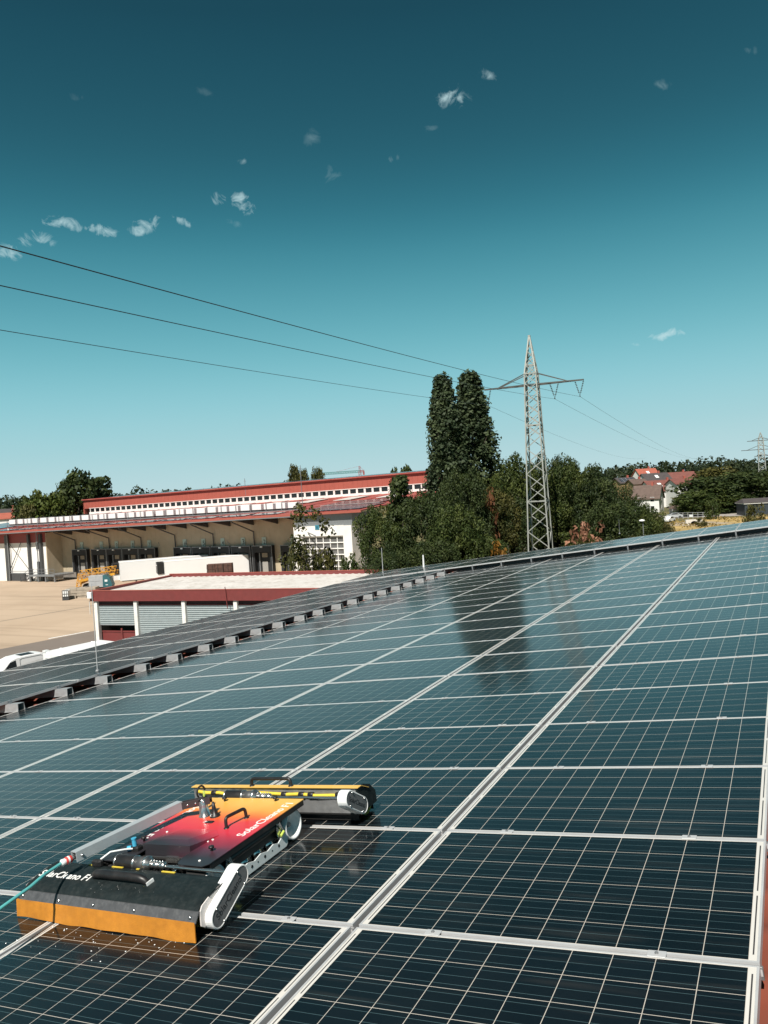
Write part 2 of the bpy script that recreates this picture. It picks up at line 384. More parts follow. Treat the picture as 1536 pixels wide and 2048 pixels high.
    # each pane sits a hair off true, so mirrored edges break from panel to panel
    geo = nw('ShaderNodeNewGeometry')
    wn2 = nw('ShaderNodeTexWhiteNoise', noise_dimensions='1D'); L.new(mm('MULTIPLY', oi.outputs['Random'], 913.0), wn2.inputs['W'])
    sb = nw('ShaderNodeVectorMath', operation='SUBTRACT'); L.new(wn2.outputs['Color'], sb.inputs[0]); sb.inputs[1].default_value = (.5, .5, .5)
    sc = nw('ShaderNodeVectorMath', operation='SCALE'); L.new(sb.outputs[0], sc.inputs[0]); sc.inputs['Scale'].default_value = .006
    nz3 = nw('ShaderNodeTexNoise'); nz3.inputs['Scale'].default_value = 1.4; nz3.inputs['Detail'].default_value = 1; L.new(tr.outputs[0], nz3.inputs['Vector'])
    sb3 = nw('ShaderNodeVectorMath', operation='SUBTRACT'); L.new(nz3.outputs['Color'], sb3.inputs[0]); sb3.inputs[1].default_value = (.5, .5, .5)
    sc3 = nw('ShaderNodeVectorMath', operation='SCALE'); L.new(sb3.outputs[0], sc3.inputs[0]); sc3.inputs['Scale'].default_value = .006
    ad = nw('ShaderNodeVectorMath', operation='ADD'); L.new(sc.outputs[0], ad.inputs[0]); L.new(sc3.outputs[0], ad.inputs[1])
    ad2 = nw('ShaderNodeVectorMath', operation='ADD'); L.new(geo.outputs['Normal'], ad2.inputs[0]); L.new(ad.outputs[0], ad2.inputs[1])
    nn_ = nw('ShaderNodeVectorMath', operation='NORMALIZE'); L.new(ad2.outputs[0], nn_.inputs[0])
    L.new(nn_.outputs[0], b.inputs['Coat Normal'])
    return M

# ================================================================== THE ROOF WE STAND ON
ORD = ['zeroth', 'first', 'second', 'third', 'fourth', 'fifth', 'sixth', 'seventh', 'eighth', 'ninth', 'tenth', 'eleventh', 'twelfth', 'thirteenth', 'fourteenth', 'fifteenth', 'sixteenth',
       'seventeenth', 'eighteenth', 'nineteenth', 'twentieth', 'twenty-first', 'twenty-second', 'twenty-third']
HT = -0.13          # mean tile level below the glass
hall = empty('tiled_hall', MP, 'hall under the near red tiled roof that carries all the solar panels', 'building')
mb = MB()
vs_ = np.arange(-6, 27.5, .055); us_ = list(np.arange(-13.1, 2.05, .36)) + [2.02]
rows = []
for k, u in enumerate(us_[:-1]):
    for q, (uu, dz) in enumerate(((u, .0), (us_[k + 1] - .001, .022))):
        rows.append([(uu, v, HT - .02 + dz + .035 * max(0.0, math.sin(2 * PI * v / .33)) ** .6) for v in vs_])
mb.sheet(rows, True)
mb.build('roof_slope', M_tile, hall)
mb = MB(); rows = []
for k in range(30):
    u = 2.16 + k * .5
    hz = HT - .02 - (u - 2.1) * math.tan(2 * TAU)
    rows.append([(u, v, hz + .035 * max(0.0, math.sin(2 * PI * v / .33)) ** .6) for v in np.arange(-6, 27.5, .11)])
mb.sheet(rows, True); mb.build('roof_slope', M_tile, hall)
mb = MB()
for k in range(84):
    v = -6 + k * .4
    mb.tube([(2.09, v, HT - .03), (2.09, v + .41, HT - .045)], [.13, .115], 12)
mb.build('ridge_cap', M_tile, hall)
mb = MB()
rt = MP.inverted()
Mw = lambda x0, x1, y0, y1, z0, z1: mb.bx(x0, x1, y0, y1, z0, z1)
wx0, wx1 = -12.9 * math.cos(TAU), 16.5
wm = MB(); wm.bx(wx0, wx1, -5.7, -5.4, G, -2.6); wm.bx(wx0, wx1, 26.6, 26.9, G, -2.6); wm.bx(wx0, wx0 + .3, -5.4, 26.6, G, -2.0); wm.bx(wx1 - .3, wx1, -5.4, 26.6, G, -2.2)
wm.build('wall', M_wwall, hall, rt)
b = MB()
for k in range(70):
    v = -1 + k * .33 + .0825; r_ = .046; zt = -.052 + rng.uniform(-.006, .006)
    b.tube([(-8.262, v, zt), (-8.19, v, zt - .003), (-8.142, v, zt - .006)], [r_, r_ * .97, r_ * .9], 12)
b.build('verge_tiles', M_tile, hall)['kind'] = 'stuff'
gm = MB(); gm.tube([(-13.18, -6, HT - .1), (-13.18, 27.4, HT - .1)], .075, 10); gm.build('gutter', M_dgrey, hall)

def panel_meshes(key, Lx, Ly, nx, ny, long_x, coat=.64):
    fm = MB(); w, th = .0092, .036
    for (x0, x1, y0, y1) in ((0, Lx, 0, w), (0, Lx, Ly - w, Ly), (0, w, w, Ly - w), (Lx - w, Lx, w, Ly - w)):
        fm.bx(x0, x1, y0, y1, -th, .0012)
    # lower outer ledge of the frame profile
    fm.bx(-.006, Lx + .006, -.006, -.0004, -th, -.012); fm.bx(-.006, Lx + .006, Ly + .0004, Ly + .006, -th, -.012)
    f = fm.mesh(key + '_frame', M_alu)
    gl = MB(); e = .0095
    gl.add([(e, e, 0), (Lx - e, e, 0), (Lx - e, Ly - e, 0), (e, Ly - e, 0), (e, e, -.006), (Lx - e, e, -.006), (Lx - e, Ly - e, -.006), (e, Ly - e, -.006)],
           [(0, 1, 2, 3), (7, 6, 5, 4), (0, 4, 5, 1), (1, 5, 6, 2), (2, 6, 7, 3), (3, 7, 4, 0)])
    g = gl.mesh(key + '_glass', solar_mat(key + ' solar cells', Lx, Ly, nx, ny, long_x, coat))
    return f, g
PU, PV = 1.6215, 1.0165            # landscape panel
frL, glL = panel_meshes('landscape', PU, PV, 10, 6, True)
frP, glP = panel_meshes('portrait', .988, 1.648, 6, 10, False)
frD, glD = panel_meshes('weak-coat portrait', .988, 1.648, 6, 10, False, .34)  # same panel with a weaker coat, dimming the left field's reflections
# mid clamp bridging the gap to the next row, with its bolt
cm = MB(); cm.rbox(-.034, .034, -.021, .021, .0016, .0052, .0015); cm.mat(1).cyl((0, 0, .005), (0, 0, .0105), .0075, 6); cm.cyl((0, 0, .0105), (0, 0, .0115), .004, 6)
clampM = cm.mesh('clamp', [M_alu, M_steelD])
UE = [-8.125, -6.5379, -4.9128, -3.2885, -1.65505, 0.0, 1.65025]            # column edges
VE = [-1.0365, 0.0, 1.03649, 2.05849, 3.08817, 4.10045, 5.13193, 6.21224, 7.24132, 8.28837, 9.34856, 10.39043]
while VE[-1] < 21.3: VE.append(VE[-1] + 1.0395)
NROW = len(VE) - 1
for j in range(NROW):
    for i in range(6):
        if j == 0 and i < 3: continue            # below the picture's edge
        u0 = (UE[i] + UE[i + 1] - PU) / 2; v0 = (VE[j] + VE[j + 1] - PV) / 2
        col = 6 - i
        cw = 'rightmost column' if col == 1 else 'leftmost column' if col == 6 else ORD[col] + ' column from the right'
        lab = f'landscape main field panel, {cw}, {ORD[j + 1]} row from near end'
        if (i, j) in ((4, 1), (4, 2)): lab = f'landscape panel under the right side of the cleaning robot, the {"nearer" if j == 1 else "farther"} of two'
        P = empty('solar_module', MP @ T(u0, v0, 0) @ RZ(math.radians(random.uniform(-.06, .06))), lab, 'solar panel', 'landscape solar panels of the main field')
        link('frame', frL, P); link('glass_sheet', glL, P)
        if j < NROW - 1:
            for t in (.225, .795):
                link('clamp', clampM, P, T(PU * (t + random.uniform(-.01, .01)), (VE[j + 1] - v0) + .0, 0))
# the silver rails the main rows are clamped to, seen in the gaps between rows
rm = MB(); 
for (y0, y1, z0, z1) in ((-.0095, .0095, -.05, -.016), (-.0095, -.0065, -.016, -.009), (.0065, .0095, -.016, -.009)): rm.bx(0, UE[-1] - UE[0] - .01, y0, y1, z0, z1)
crossM = rm.mesh('cross_rail', mat('grey rail in the gap', (.17, .175, .18), .5, .3, .1, 12))
for j in range(1, NROW):
    o = link('cross_rail', crossM, None); o.matrix_world = MP @ T(UE[0] + .005, VE[j], 0)
    tag(o, f'aluminium rail in the gap behind the {ORD[j]} main row from the near end', 'rail', 'rails between the main rows')

# near-black strips added below the column seams to stand for shade in the gaps
sb = MB(); sb.bx(-.03, .03, 0, VE[-1] - VE[0], -.115, -.085); shadeStripM = sb.mesh('seam_shade_strip', mat('added dark shade strip', (.010, .010, .011), .6, .2, .1))
for i in range(1, 6):
    o = link('seam_shade_strip', shadeStripM, None); o.matrix_world = MP @ T(UE[i], VE[0], 0)
    tag(o, f'added dark shade strip showing in the long seam {ORD[6 - i]} from the roof ridge side', 'beam', 'added dark shade strips below the long seams')

# raised field on the left, panels in portrait
HL = .145
SU = [-12.50, -11.445, -10.415, -9.39, -8.32]
SV = [2.60 + 1.668 * k for k in range(12)]
colnm = ['farthest left', 'second from left', 'third from left', 'nearest the rails']
for j in range(1, 11):
    for i in range(4):
        u0 = (SU[i] + SU[i + 1] - .988) / 2; v0 = SV[j] + .01
        if j == 1 and i == 0: continue
        P = empty('solar_module', MP @ T(u0, v0, HL), f'raised left field panel, column {colnm[i]}, {ORD[j]} row from near end', 'solar panel', 'raised portrait panels on the left')
        link('frame', frD, P); link('glass_sheet', glD, P)
# mounting rails poking out from under the raised field
M_rail = mat('rail aluminium', (.40, .41, .42), .42, .3, .08, 12, dirt=(.2, .19, .18), dirt_amt=.3, dirt_scale=9)
def rail_mesh():
    r = MB(); x0, x1 = 0, 4.40
    # hat profile, wider at the foot, open at the end
    for s in (-1, 1):
        q = [(s * .062, .0), (s * .052, .100), (s * .046, .100), (s * .056, .0)]
        r.prism(q, lambda p_, a_: (a_, p_[0], p_[1]), x0, x1)
    r.bx(x0, x1, -.052, .052, .100, .105); r.bx(x0, x1, -.074, .074, -.005, .0)
    r.bx(x1 - .16, x1 - .15, -.046, .046, .002, .098)
    return r.mesh('rail_profile', M_rail)
railM = rail_mesh()
ec = MB(); ec.bx(-.02, .03, -.022, .022, .104, .109); ec.bx(.024, .03, -.022, .022, .109, .152); ec.bx(-.02, .03, -.022, .022, .147, .152); ec.cyl((.01, 0, .152), (.01, 0, .162), .008, 6)
endM = ec.mesh('end_clamp', M_aluD)
nrail = 0
for j in range(1, 11):
    for t in (.24, .76):
        nrail += 1
        P = empty('mounting_rail', MP @ T(-12.50, SV[j] + 1.668 * t, HL - .147), f'silver rail end sticking out beside the raised left panels, {ORD[nrail]} from the near end', 'rail', 'rail ends beside the raised left field')
        link('rail_profile', railM, P); link('end_clamp', endM, P, T(SU[-1] + 12.5 - .018, 0, 0))

# raised field across the far end
FU = [1.482 - 1.0 * k for k in range(15)]; FV = [21.50, 23.16]
pm = MB(); pm.bx(-.02, .02, -.03, -.005, -.20, -.02); postM = pm.mesh('support_post', M_mgrey)
em = MB(); em.bx(0, .988, -.004, .0, -.15, -.037); apronM = em.mesh('under_plate', M_dgrey)  # dark grey plate set back below the front edge
for k in range(14):
    for j in range(2):
        P = empty('solar_module', MP @ T(FU[k] - 1.0 + .006, FV[j] + .006, HL), f'far raised portrait panel, {"front" if j == 0 else "back"} row, {ORD[k + 1]} from the right', 'solar panel', 'raised panels across the far end')
        link('frame', frP, P); link('glass_sheet', glP, P)
        if j == 0:
            link('support_post', postM, P, T(-.005, 0, 0)); link('under_plate', apronM, P, T(0, .25, 0))

# rods and post on the roof
def roof_rod(name, label, cat, u, v, h0, h1, r, m_, lean=(0, 0), base=True):
    b0 = MP @ Vector((u, v, h0))
    P = empty(name, T(*b0), label, cat)
    b = MB(); b.tube([(0, 0, 0), (lean[0] * .5, lean[1] * .5, (h1 - h0) * .5), (lean[0], lean[1], h1 - h0)], [r, r * .8, r * .6], 6); b.build('rod', m_, P)
    if base:
        b = MB(); b.lathe([(.0, .03), (.02, .03), (.035, .01), (.04, -.02), (0, -.02)], (0, 0, 0), 'z', 12); b.build('foot', M_mgrey, P)
    return P
def on_roof(x, y, h):
    d = ray(x, y); R3 = np.array(MP.to_3x3()); nrm = R3[:, 2]; s = (h - CAM @ nrm) / (d @ nrm); p = R3.T @ (CAM + d * s); return p
p = on_roof(195, 1342, .15); roof_rod('lightning_rod', 'thin pale lightning rod standing on the left raised panels before the garage corner', 'lightning rod', p[0] , p[1], .15, 1.62, .009, M_alu)
p = on_roof(766, 1146, .15); roof_rod('lightning_rod', 'thin pale lightning rod by the left end of the far raised panel strip', 'lightning rod', p[0], p[1], .15, 1.10, .016, M_alu)
p = on_roof(1239, 1066, .15); roof_rod('lightning_rod', 'thin grey lightning rod on the far raised strip in front of the dark trees', 'lightning rod', p[0], p[1], .13, .68, .009, M_mgrey)
p = on_roof(847, 1134, .15); roof_rod('vent_post', 'short white post at the far edge of the raised panel strip', 'post', p[0], p[1], .05, .60, .044, M_white, base=False)

# ================================================================== THE CLEANING ROBOT
RO = (-1.25, .40)
robot = empty('cleaning_robot', MP @ T(RO[0], RO[1], 0.001), 'tracked panel cleaning robot with an orange skirt and a red to yellow deck', 'robot')
SH = T(-RO[0], -RO[1], 0)
FR = SH @ T(-1.3, -.1, 0) @ RZ(math.radians(-2.3)) @ T(1.3, .1, 0)        # the front brush hangs slightly askew
def RB(b, name, m_, parent=None, M=None): return b.build(name, m_, robot if parent is None else parent, SH if M is None else M)

# deck sheet: fades from slate through crimson to amber along its length (a printed foil)
dm = bpy.data.materials.new('printed deck foil'); dm.use_nodes = True; t = dm.node_tree; bs = t.nodes['Principled BSDF']
tcn = t.nodes.new('ShaderNodeTexCoord'); spx = t.nodes.new('ShaderNodeSeparateXYZ'); t.links.new(tcn.outputs['Object'], spx.inputs[0])
nzn = t.nodes.new('ShaderNodeTexNoise'); nzn.inputs['Scale'].default_value = 3.2; nzn.inputs['Detail'].default_value = 1; t.links.new(tcn.outputs['Object'], nzn.inputs['Vector'])
ma = t.nodes.new('ShaderNodeMath'); ma.operation = 'MULTIPLY_ADD'; t.links.new(nzn.outputs['Fac'], ma.inputs[0]); ma.inputs[1].default_value = .22; t.links.new(spx.outputs['Y'], ma.inputs[2])
mb_ = t.nodes.new('ShaderNodeMath'); mb_.operation = 'MULTIPLY_ADD'; t.links.new(spx.outputs['X'], mb_.inputs[0]); mb_.inputs[1].default_value = .10; t.links.new(ma.outputs[0], mb_.inputs[2])
rmp = t.nodes.new('ShaderNodeValToRGB'); r_ = rmp.color_ramp
mr = t.nodes.new('ShaderNodeMapRange'); mr.inputs['From Min'].default_value = -.36; mr.inputs['From Max'].default_value = .64; t.links.new(mb_.outputs[0], mr.inputs['Value'])
dst = [(0.0, (.022, .023, .027)), (.26, (.024, .023, .028)), (.35, (.09, .026, .045)), (.43, (.28, .022, .045)), (.52, (.60, .035, .060)), (.66, (.66, .055, .055)), (.76, (.72, .155, .030)), (.87, (.78, .34, .055)), (1.0, (.80, .46, .10))]
while len(r_.elements) < len(dst): r_.elements.new(.5)
for e, (pp, c) in zip(r_.elements, dst): e.position = pp; e.color = (*c, 1)
t.links.new(mr.outputs[0], rmp.inputs[0]); t.links.new(rmp.outputs[0], bs.inputs['Base Color']); bs.inputs['Roughness'].default_value = .38
M_deck = dm

DH = .2
outl = [(-.845, .945), (-1.60, .945), (-1.60, .07), (-1.57, .045), (-1.41, .045), (-1.385, .07), (-1.385, .19), (-1.065, .19), (-1.065, .125), (-1.05, .075), (-1.03, .05), (-.87, .042), (-.845, .075)]
b = MB(); b.prism(outl, lambda p, a: (p[0], p[1], a), DH - .004, DH)
deck = RB(b, 'deck', M_deck)
b = MB(); b.bx(-.851, -.847, .08, .94, DH - .035, DH - .0045); b.bx(-1.598, -1.594, .08, .94, DH - .035, DH - .0045); b.bx(-1.59, -.855, .939, .943, DH - .035, DH - .0045); RB(b, 'deck_edge', M_black)
# raised battery cover in the middle
b = MB()
hp = [(-1.41, .185, DH), (-1.07, .185, DH), (-1.07, .185, DH + .012), (-1.10, .20, DH + .04), (-1.38, .20, DH + .04), (-1.41, .185, DH + .012)]
top = [(-1.36, .44, DH + .004), (-1.12, .44, DH + .004)]
b.add([(-1.40, .188, DH - .03), (-1.07, .188, DH - .03), (-1.07, .192, DH + .03), (-1.40, .192, DH + .03), (-1.05, .40, DH + .0015), (-1.12, .47, DH + .0015), (-1.36, .47, DH + .0015), (-1.43, .40, DH + .0015), (-1.14, .26, DH + .034), (-1.34, .26, DH + .034)],
      [(0, 1, 2, 3), (2, 4, 5, 8), (3, 2, 8, 9), (9, 8, 5, 6), (3, 9, 6, 7), (1, 4, 2), (0, 3, 7), (0, 7, 6, 5, 4, 1)])
RB(b, 'battery_cover', M_deck)
# deck fittings
def grip(pts, r, name, parent, m_=M_black, M=None, n=10):
    q = []
    for i, p in enumerate(pts): q.append(Vector(p))
    sm = [q[0]]
    for i in range(1, len(q) - 1):
        a, c, d = q[i - 1], q[i], q[i + 1]; k = .022
        p1 = c + (a - c).normalized() * k; p2 = c + (d - c).normalized() * k
        for s in range(5):
            tt = s / 4; sm.append((p1 * (1 - tt) + c * tt) * (1 - tt) + (c * (1 - tt) + p2 * tt) * tt)
    sm.append(q[-1]); bb = MB(); bb.tube(sm, r, n)
    bb.lathe([(.0, .006), (r * 1.5, .005), (r * 1.7, 0)], q[0], 'z', 10); bb.lathe([(.0, .006), (r * 1.5, .005), (r * 1.7, 0)], q[-1], 'z', 10)
    return bb.build(name, m_, parent, SH if M is None else M)
grip([(-1.072, .497, DH), (-1.072, .500, DH + .058), (-1.044, .642, DH + .058), (-1.044, .645, DH)], .0095, 'deck_handle', robot)
b = MB(); b.lathe([(.0, .085), (.008, .085), (.012, .05), (.018, .018), (.030, .010), (.031, 0)], (-1.282, .655, DH), 'z', 14); b.bx(-1.30, -1.265, .645, .665, DH, DH + .03); RB(b, 'signal_cone', M_black)
for i, (u, v) in enumerate(((-1.02, .905), (-1.395, .89), (-.945, .215), (-1.49, .29))):
    b = MB(); b.lathe([(0, .026), (.014, .026), (.016, .016), (.006, .013), (.006, 0)], (u, v, DH), 'z', 12); RB(b, 'lid_knob', M_black)
b = MB(); b.rbox(-1.285, -1.225, .555, .585, DH - .001, DH + .005, .004); RB(b, 'vent_slot', M_black)
for (u, v) in ((-1.075, .335), (-1.045, .345), (-1.06, .32), (-1.44, .42), (-.93, .10)):
    b = MB(); b.lathe([(0, .005), (.006, .004), (.007, 0)], (u, v, DH), 'z', 8); RB(b, 'rivet', M_text)
text_at('lettering', 'SolarCleano F1', .06, deck, (-.885 - RO[0], .405 - RO[1], DH + .0006), (.03, 1, 0), (-1, 0, 0), M_text, fit=.47)
text_at('lettering', 'SolarCleano F1', .06, deck, (-1.555 - RO[0], .80 - RO[1], DH + .0006), (0, -1, 0), (1, 0, 0), M_text, fit=.47)

# chassis tub under the deck
b = MB(); b.bx(-1.50, -.965, .21, .92, .055, DH - .006); b.bx(-1.56, -.90, .90, .93, .06, DH - .01); RB(b, 'chassis', M_black)
b = MB(); b.bx(-1.40, -1.05, .10, .115, .150, .162); b.bx(-1.40, -1.05, .165, .178, .165, .175); b.bx(-1.39, -1.375, .05, .2, .14, .165); b.bx(-1.08, -1.065, .03, .2, .13, .16); b.bx(-1.20, -1.12, .14, .16, .16, .19); RB(b, 'front_crossbar', M_steel)
b = MB()
for k in range(7): b.tube([(-1.37 + k * .045, .19, .15 + .01 * (k % 2)), (-1.36 + k * .045, .13, .12), (-1.33 + k * .045, .08, .11)], .006, 6)
RB(b, 'wiring_loom', M_rub)

# tracks, both sides
for sgn, name in ((1, 'right'), (-1, 'left')):
    U = lambda d: (-.862 - d) if sgn > 0 else (-1.583 + d)
    VR, VF, HW, RW = .83, .115, .091, .0855
    loop = []
    for k in range(13): a = -PI / 2 + PI * k / 12; loop.append((VR + (RW + .004) * math.cos(a), HW + (RW + .004) * math.sin(a)))
    for k in range(13): a = PI / 2 + PI * k / 12; loop.append((VF + (RW + .004) * math.cos(a), HW + (RW + .004) * math.sin(a)))
    b = MB(); n = len(loop); u0, u1 = U(.004), U(.125); vs = []
    for (v, h) in loop:
        c = (VR, HW) if v > (VR + VF) / 2 else (VF, HW)
        for (uu, sc) in ((u0, 1.0), (u1, 1.0)): vs.append((uu, v, h))
    inn = []
    for k in range(13): a = -PI / 2 + PI * k / 12; inn.append((VR + (RW - .003) * math.cos(a), HW + (RW - .003) * math.sin(a)))
    for k in range(13): a = PI / 2 + PI * k / 12; inn.append((VF + (RW - .003) * math.cos(a), HW + (RW - .003) * math.sin(a)))
    vs += [(uu, v, h) for (v, h) in inn for uu in (u0, u1)]
    fs = []
    for k in range(n):
        a, c = 2 * k, 2 * ((k + 1) % n); o = 2 * n
        fs += [(a, a + 1, c + 1, c), (o + a, o + c, o + c + 1, o + a + 1), (a, c, o + c, o + a), (a + 1, o + a + 1, o + c + 1, c + 1)]
    b.add(vs, fs)
    belt = RB(b, 'track_belt', M_rub)
    b = MB()
    for k in range(64):
        v = VF + (VR - VF) * (k + .5) / 64
        b.bx(u0 + sgn * .0, u0 + sgn * .004, v - .0035, v + .0035, HW + RW - .004, HW + RW + .003)
    RB(b, 'belt_teeth', M_wplast, belt)
    for (v, nm) in ((VR, 'r'), (VF, 'f')):
        b = MB(); s = sgn
        b.lathe([(.0, -s * .040), (.028, -s * .040), (.030, -s * .030), (.058, -s * .022), (.068, -s * .006), (.072, s * .002), (RW - .004, s * .004), (RW - .0032, -s * .03), (RW - .0032, -s * .10), (0, -s * .10)], (U(.0), v, HW), 'x', 36)
        wh = RB(b, 'drive_wheel', M_wplast)
        b = MB(); b.lathe([(0, 0), (.012, 0), (.014, -s * .004), (.014, -s * .012)], (U(.026), v, HW), 'x', 14); RB(b, 'axle_cap', M_steelD, wh)
    # side rail, its upper edge cut in waves
    pts = [(.215, .006), (.735, .006), (.752, .02), (.756, .060), (.745, .085), (.725, .092), (.705, .070), (.665, .052), (.62, .066), (.56, .052), (.50, .066), (.44, .052), (.38, .066), (.32, .055), (.27, .075), (.225, .062), (.21, .03)]
    b = MB(); b.prism(pts, lambda p, a: (a, p[0], p[1]), U(.0), U(.006)); b.bx(U(.006), U(.03), .22, .73, .006, .010)
    side = RB(b, 'side_rail', mat('pale blue grey rail', (.74, .80, .81), .4, .05, .05, 10, dirt=(.4, .38, .34), dirt_amt=.2, dirt_scale=20))
    b = MB()
    for k, v in enumerate((.285, .345, .41, .465, .53, .60, .665)):
        r = .0085 if k % 2 == 0 else .0045
        b.lathe([(0, sgn * .0012), (r, sgn * .0012), (r, 0)], (U(0), v, .033 + .001 * k), 'x', 12)
    RB(b, 'bolt_hole', M_black, side)
    for v in (.30, .415, .53, .645):
        b = MB(); b.lathe([(0, 0), (.012, 0), (.014, -sgn * .004), (.045, -sgn * .006), (.047, -sgn * .016), (.047, -sgn * .06), (0, -sgn * .06)], (U(.028), v, .055), 'x', 24); RB(b, 'idler_roller', M_steel)
    for v in (.245, .700):
        b = MB(); b.prism([(v - .02, .07), (v + .02, .06), (v + .035, .10), (v + .012, .155), (v - .018, .165), (v - .03, .12)], lambda p, a: (a, p[0], p[1]), U(.004), U(.010))
        b.cyl((U(-.004), v - .006, .148), (U(.02), v - .006, .148), .010, 10); b.cyl((U(-.004), v + .018, .10), (U(.03), v + .018, .10), .008, 8); b.bar((U(-.003), v - .012, .14), (U(-.003), v + .022, .105), .006, .008)
        br = RB(b, 'tension_bracket', M_steel)
        b = MB(); b.tube([(U(-.006), v - .012, .083), (U(-.006), v + .022, .098)], .008, 8); RB(b, 'lime_bolt', M_green, br)
    b = MB(); b.bx(U(.03), U(.10), .16, .80, .075, .165); b.cyl((U(.03), .25, .135), (U(.03), .70, .135), .022, 10); RB(b, 'side_skirt', M_black)

# ---------------------------------------------------------------- front brush
prof = [(-.207, .116), (-.205, .124), (-.198, .134), (-.184, .144), (-.163, .153), (-.135, .161), (-.10, .169), (-.06, .1755), (-.02, .180), (.012, .181), (.016, .173)]
b = MB(); nu = 25
rows = [[(-1.905 + 1.235 * k / (nu - 1), v + .0, h + .0012 * math.sin(k * .7) * (1 if 2 < q < 9 else 0)) for k in range(nu)] for q, (v, h) in enumerate(prof)]
b.sheet(rows); b.sheet([[(x, y + .003, z - .003) for (x, y, z) in r] for r in rows])
cover = RB(b, 'brush_cover', M_cover, None, FR)
text_at('lettering', 'SolarCleano F1', .075, cover, tuple(FR @ Vector((-1.888, -.124, .1665))), tuple(FR.to_3x3() @ Vector((1, 0, 0))), tuple(FR.to_3x3() @ Vector((0, .97, .215))), M_text, fit=.39, shear=.12, depth=.0012)
b = MB(); b.prism([(-.200, .1265), (-.209, .1265), (-.238, .0875), (-.236, .083), (-.206, .118)], lambda p, a: (a, p[0], p[1]), -1.91, -.664); strip = RB(b, 'skirt_clamp_strip', mat('grey clamp strip', (.075, .077, .082), .5, .2, .15, 18, dirt=(.25, .25, .25), dirt_amt=.25, dirt_scale=34), None, FR)
b = MB()
for u in (-1.885, -1.60, -1.345, -1.06, -.70):
    b.lathe([(0, -.010), (.0065, -.009), (.0075, 0)], (u, -.2235, .1065), 'y', 8); b.bx(u - .008, u + .006, -.232, -.228, .103, .108)
RB(b, 'strip_screw', M_steel, strip, FR)
b = MB(); nr_, nc_ = 6, 60; rows = []
for i in range(nr_):
    t_ = i / (nr_ - 1); r = []
    for k in range(nc_):
        u = -1.932 + 1.262 * k / (nc_ - 1); w = (math.sin(k * .32) * .003 + math.sin(k * .13 + 1) * .003) * t_
        bot = .003 + .0022 * math.sin(k * .21 + .5) + .0015 * math.sin(k * .57)
        r.append((u + (.012 * t_ if False else 0), -.2375 - .012 * t_ + w, .092 * (1 - t_) + bot * t_))
    rows.append(r)
b.sheet(rows); b.sheet([[(x, y + .004, z) for (x, y, z) in r] for r in rows])
RB(b, 'skirt', M_org, None, FR)
b = MB(); b.cyl((-1.88, -.1, .084), (-.70, -.1, .084), .05, 16); roll = RB(b, 'brush_roller', M_black, None, FR)
b = MB()
for k in range(520):
    a = rng.uniform(0, 2 * PI); u = -.71 - rng.random() ** 3 * .5
    b.bar((u, -.1 + .045 * math.cos(a), .084 + .045 * math.sin(a)), (u + rng.uniform(-.01, .012), -.1 + .082 * math.cos(a + .1), max(.004, .084 + .082 * math.sin(a + .1))), .0022)
RB(b, 'bristles', M_brist, roll, FR)
# end plates
ep = [(-.200, .121), (-.183, .142), (-.135, .159), (-.06, .1735), (.012, .179), (.035, .13), (.01, .06), (-.05, .052), (-.10, .062), (-.15, .062), (-.185, .045), (-.205, .06)]
for u in (-.668, -1.911):
    b = MB(); b.prism(ep, lambda p, a: (a, p[0], p[1]), u, u + .006); RB(b, 'end_plate', mat('pinkish white end plate', (.66, .62, .60), .5, 0, .05, 8, dirt=(.45, .4, .36), dirt_amt=.35, dirt_scale=18), None, FR)
b = MB(); b.bar((-.6605, -.135, .163), (-.6605, .01, .183), .006, .004); RB(b, 'plate_edge_trim', M_black, None, FR)
def stadium(c0, c1, r, n=14):
    a0 = math.atan2(c1[1] - c0[1], c1[0] - c0[0]); P_ = []
    for k in range(n + 1): a = a0 + PI / 2 + PI * k / n; P_.append((c0[0] + r * math.cos(a), c0[1] + r * math.sin(a)))
    for k in range(n + 1): a = a0 - PI / 2 + PI * k / n; P_.append((c1[0] + r * math.cos(a), c1[1] + r * math.sin(a)))
    return P_
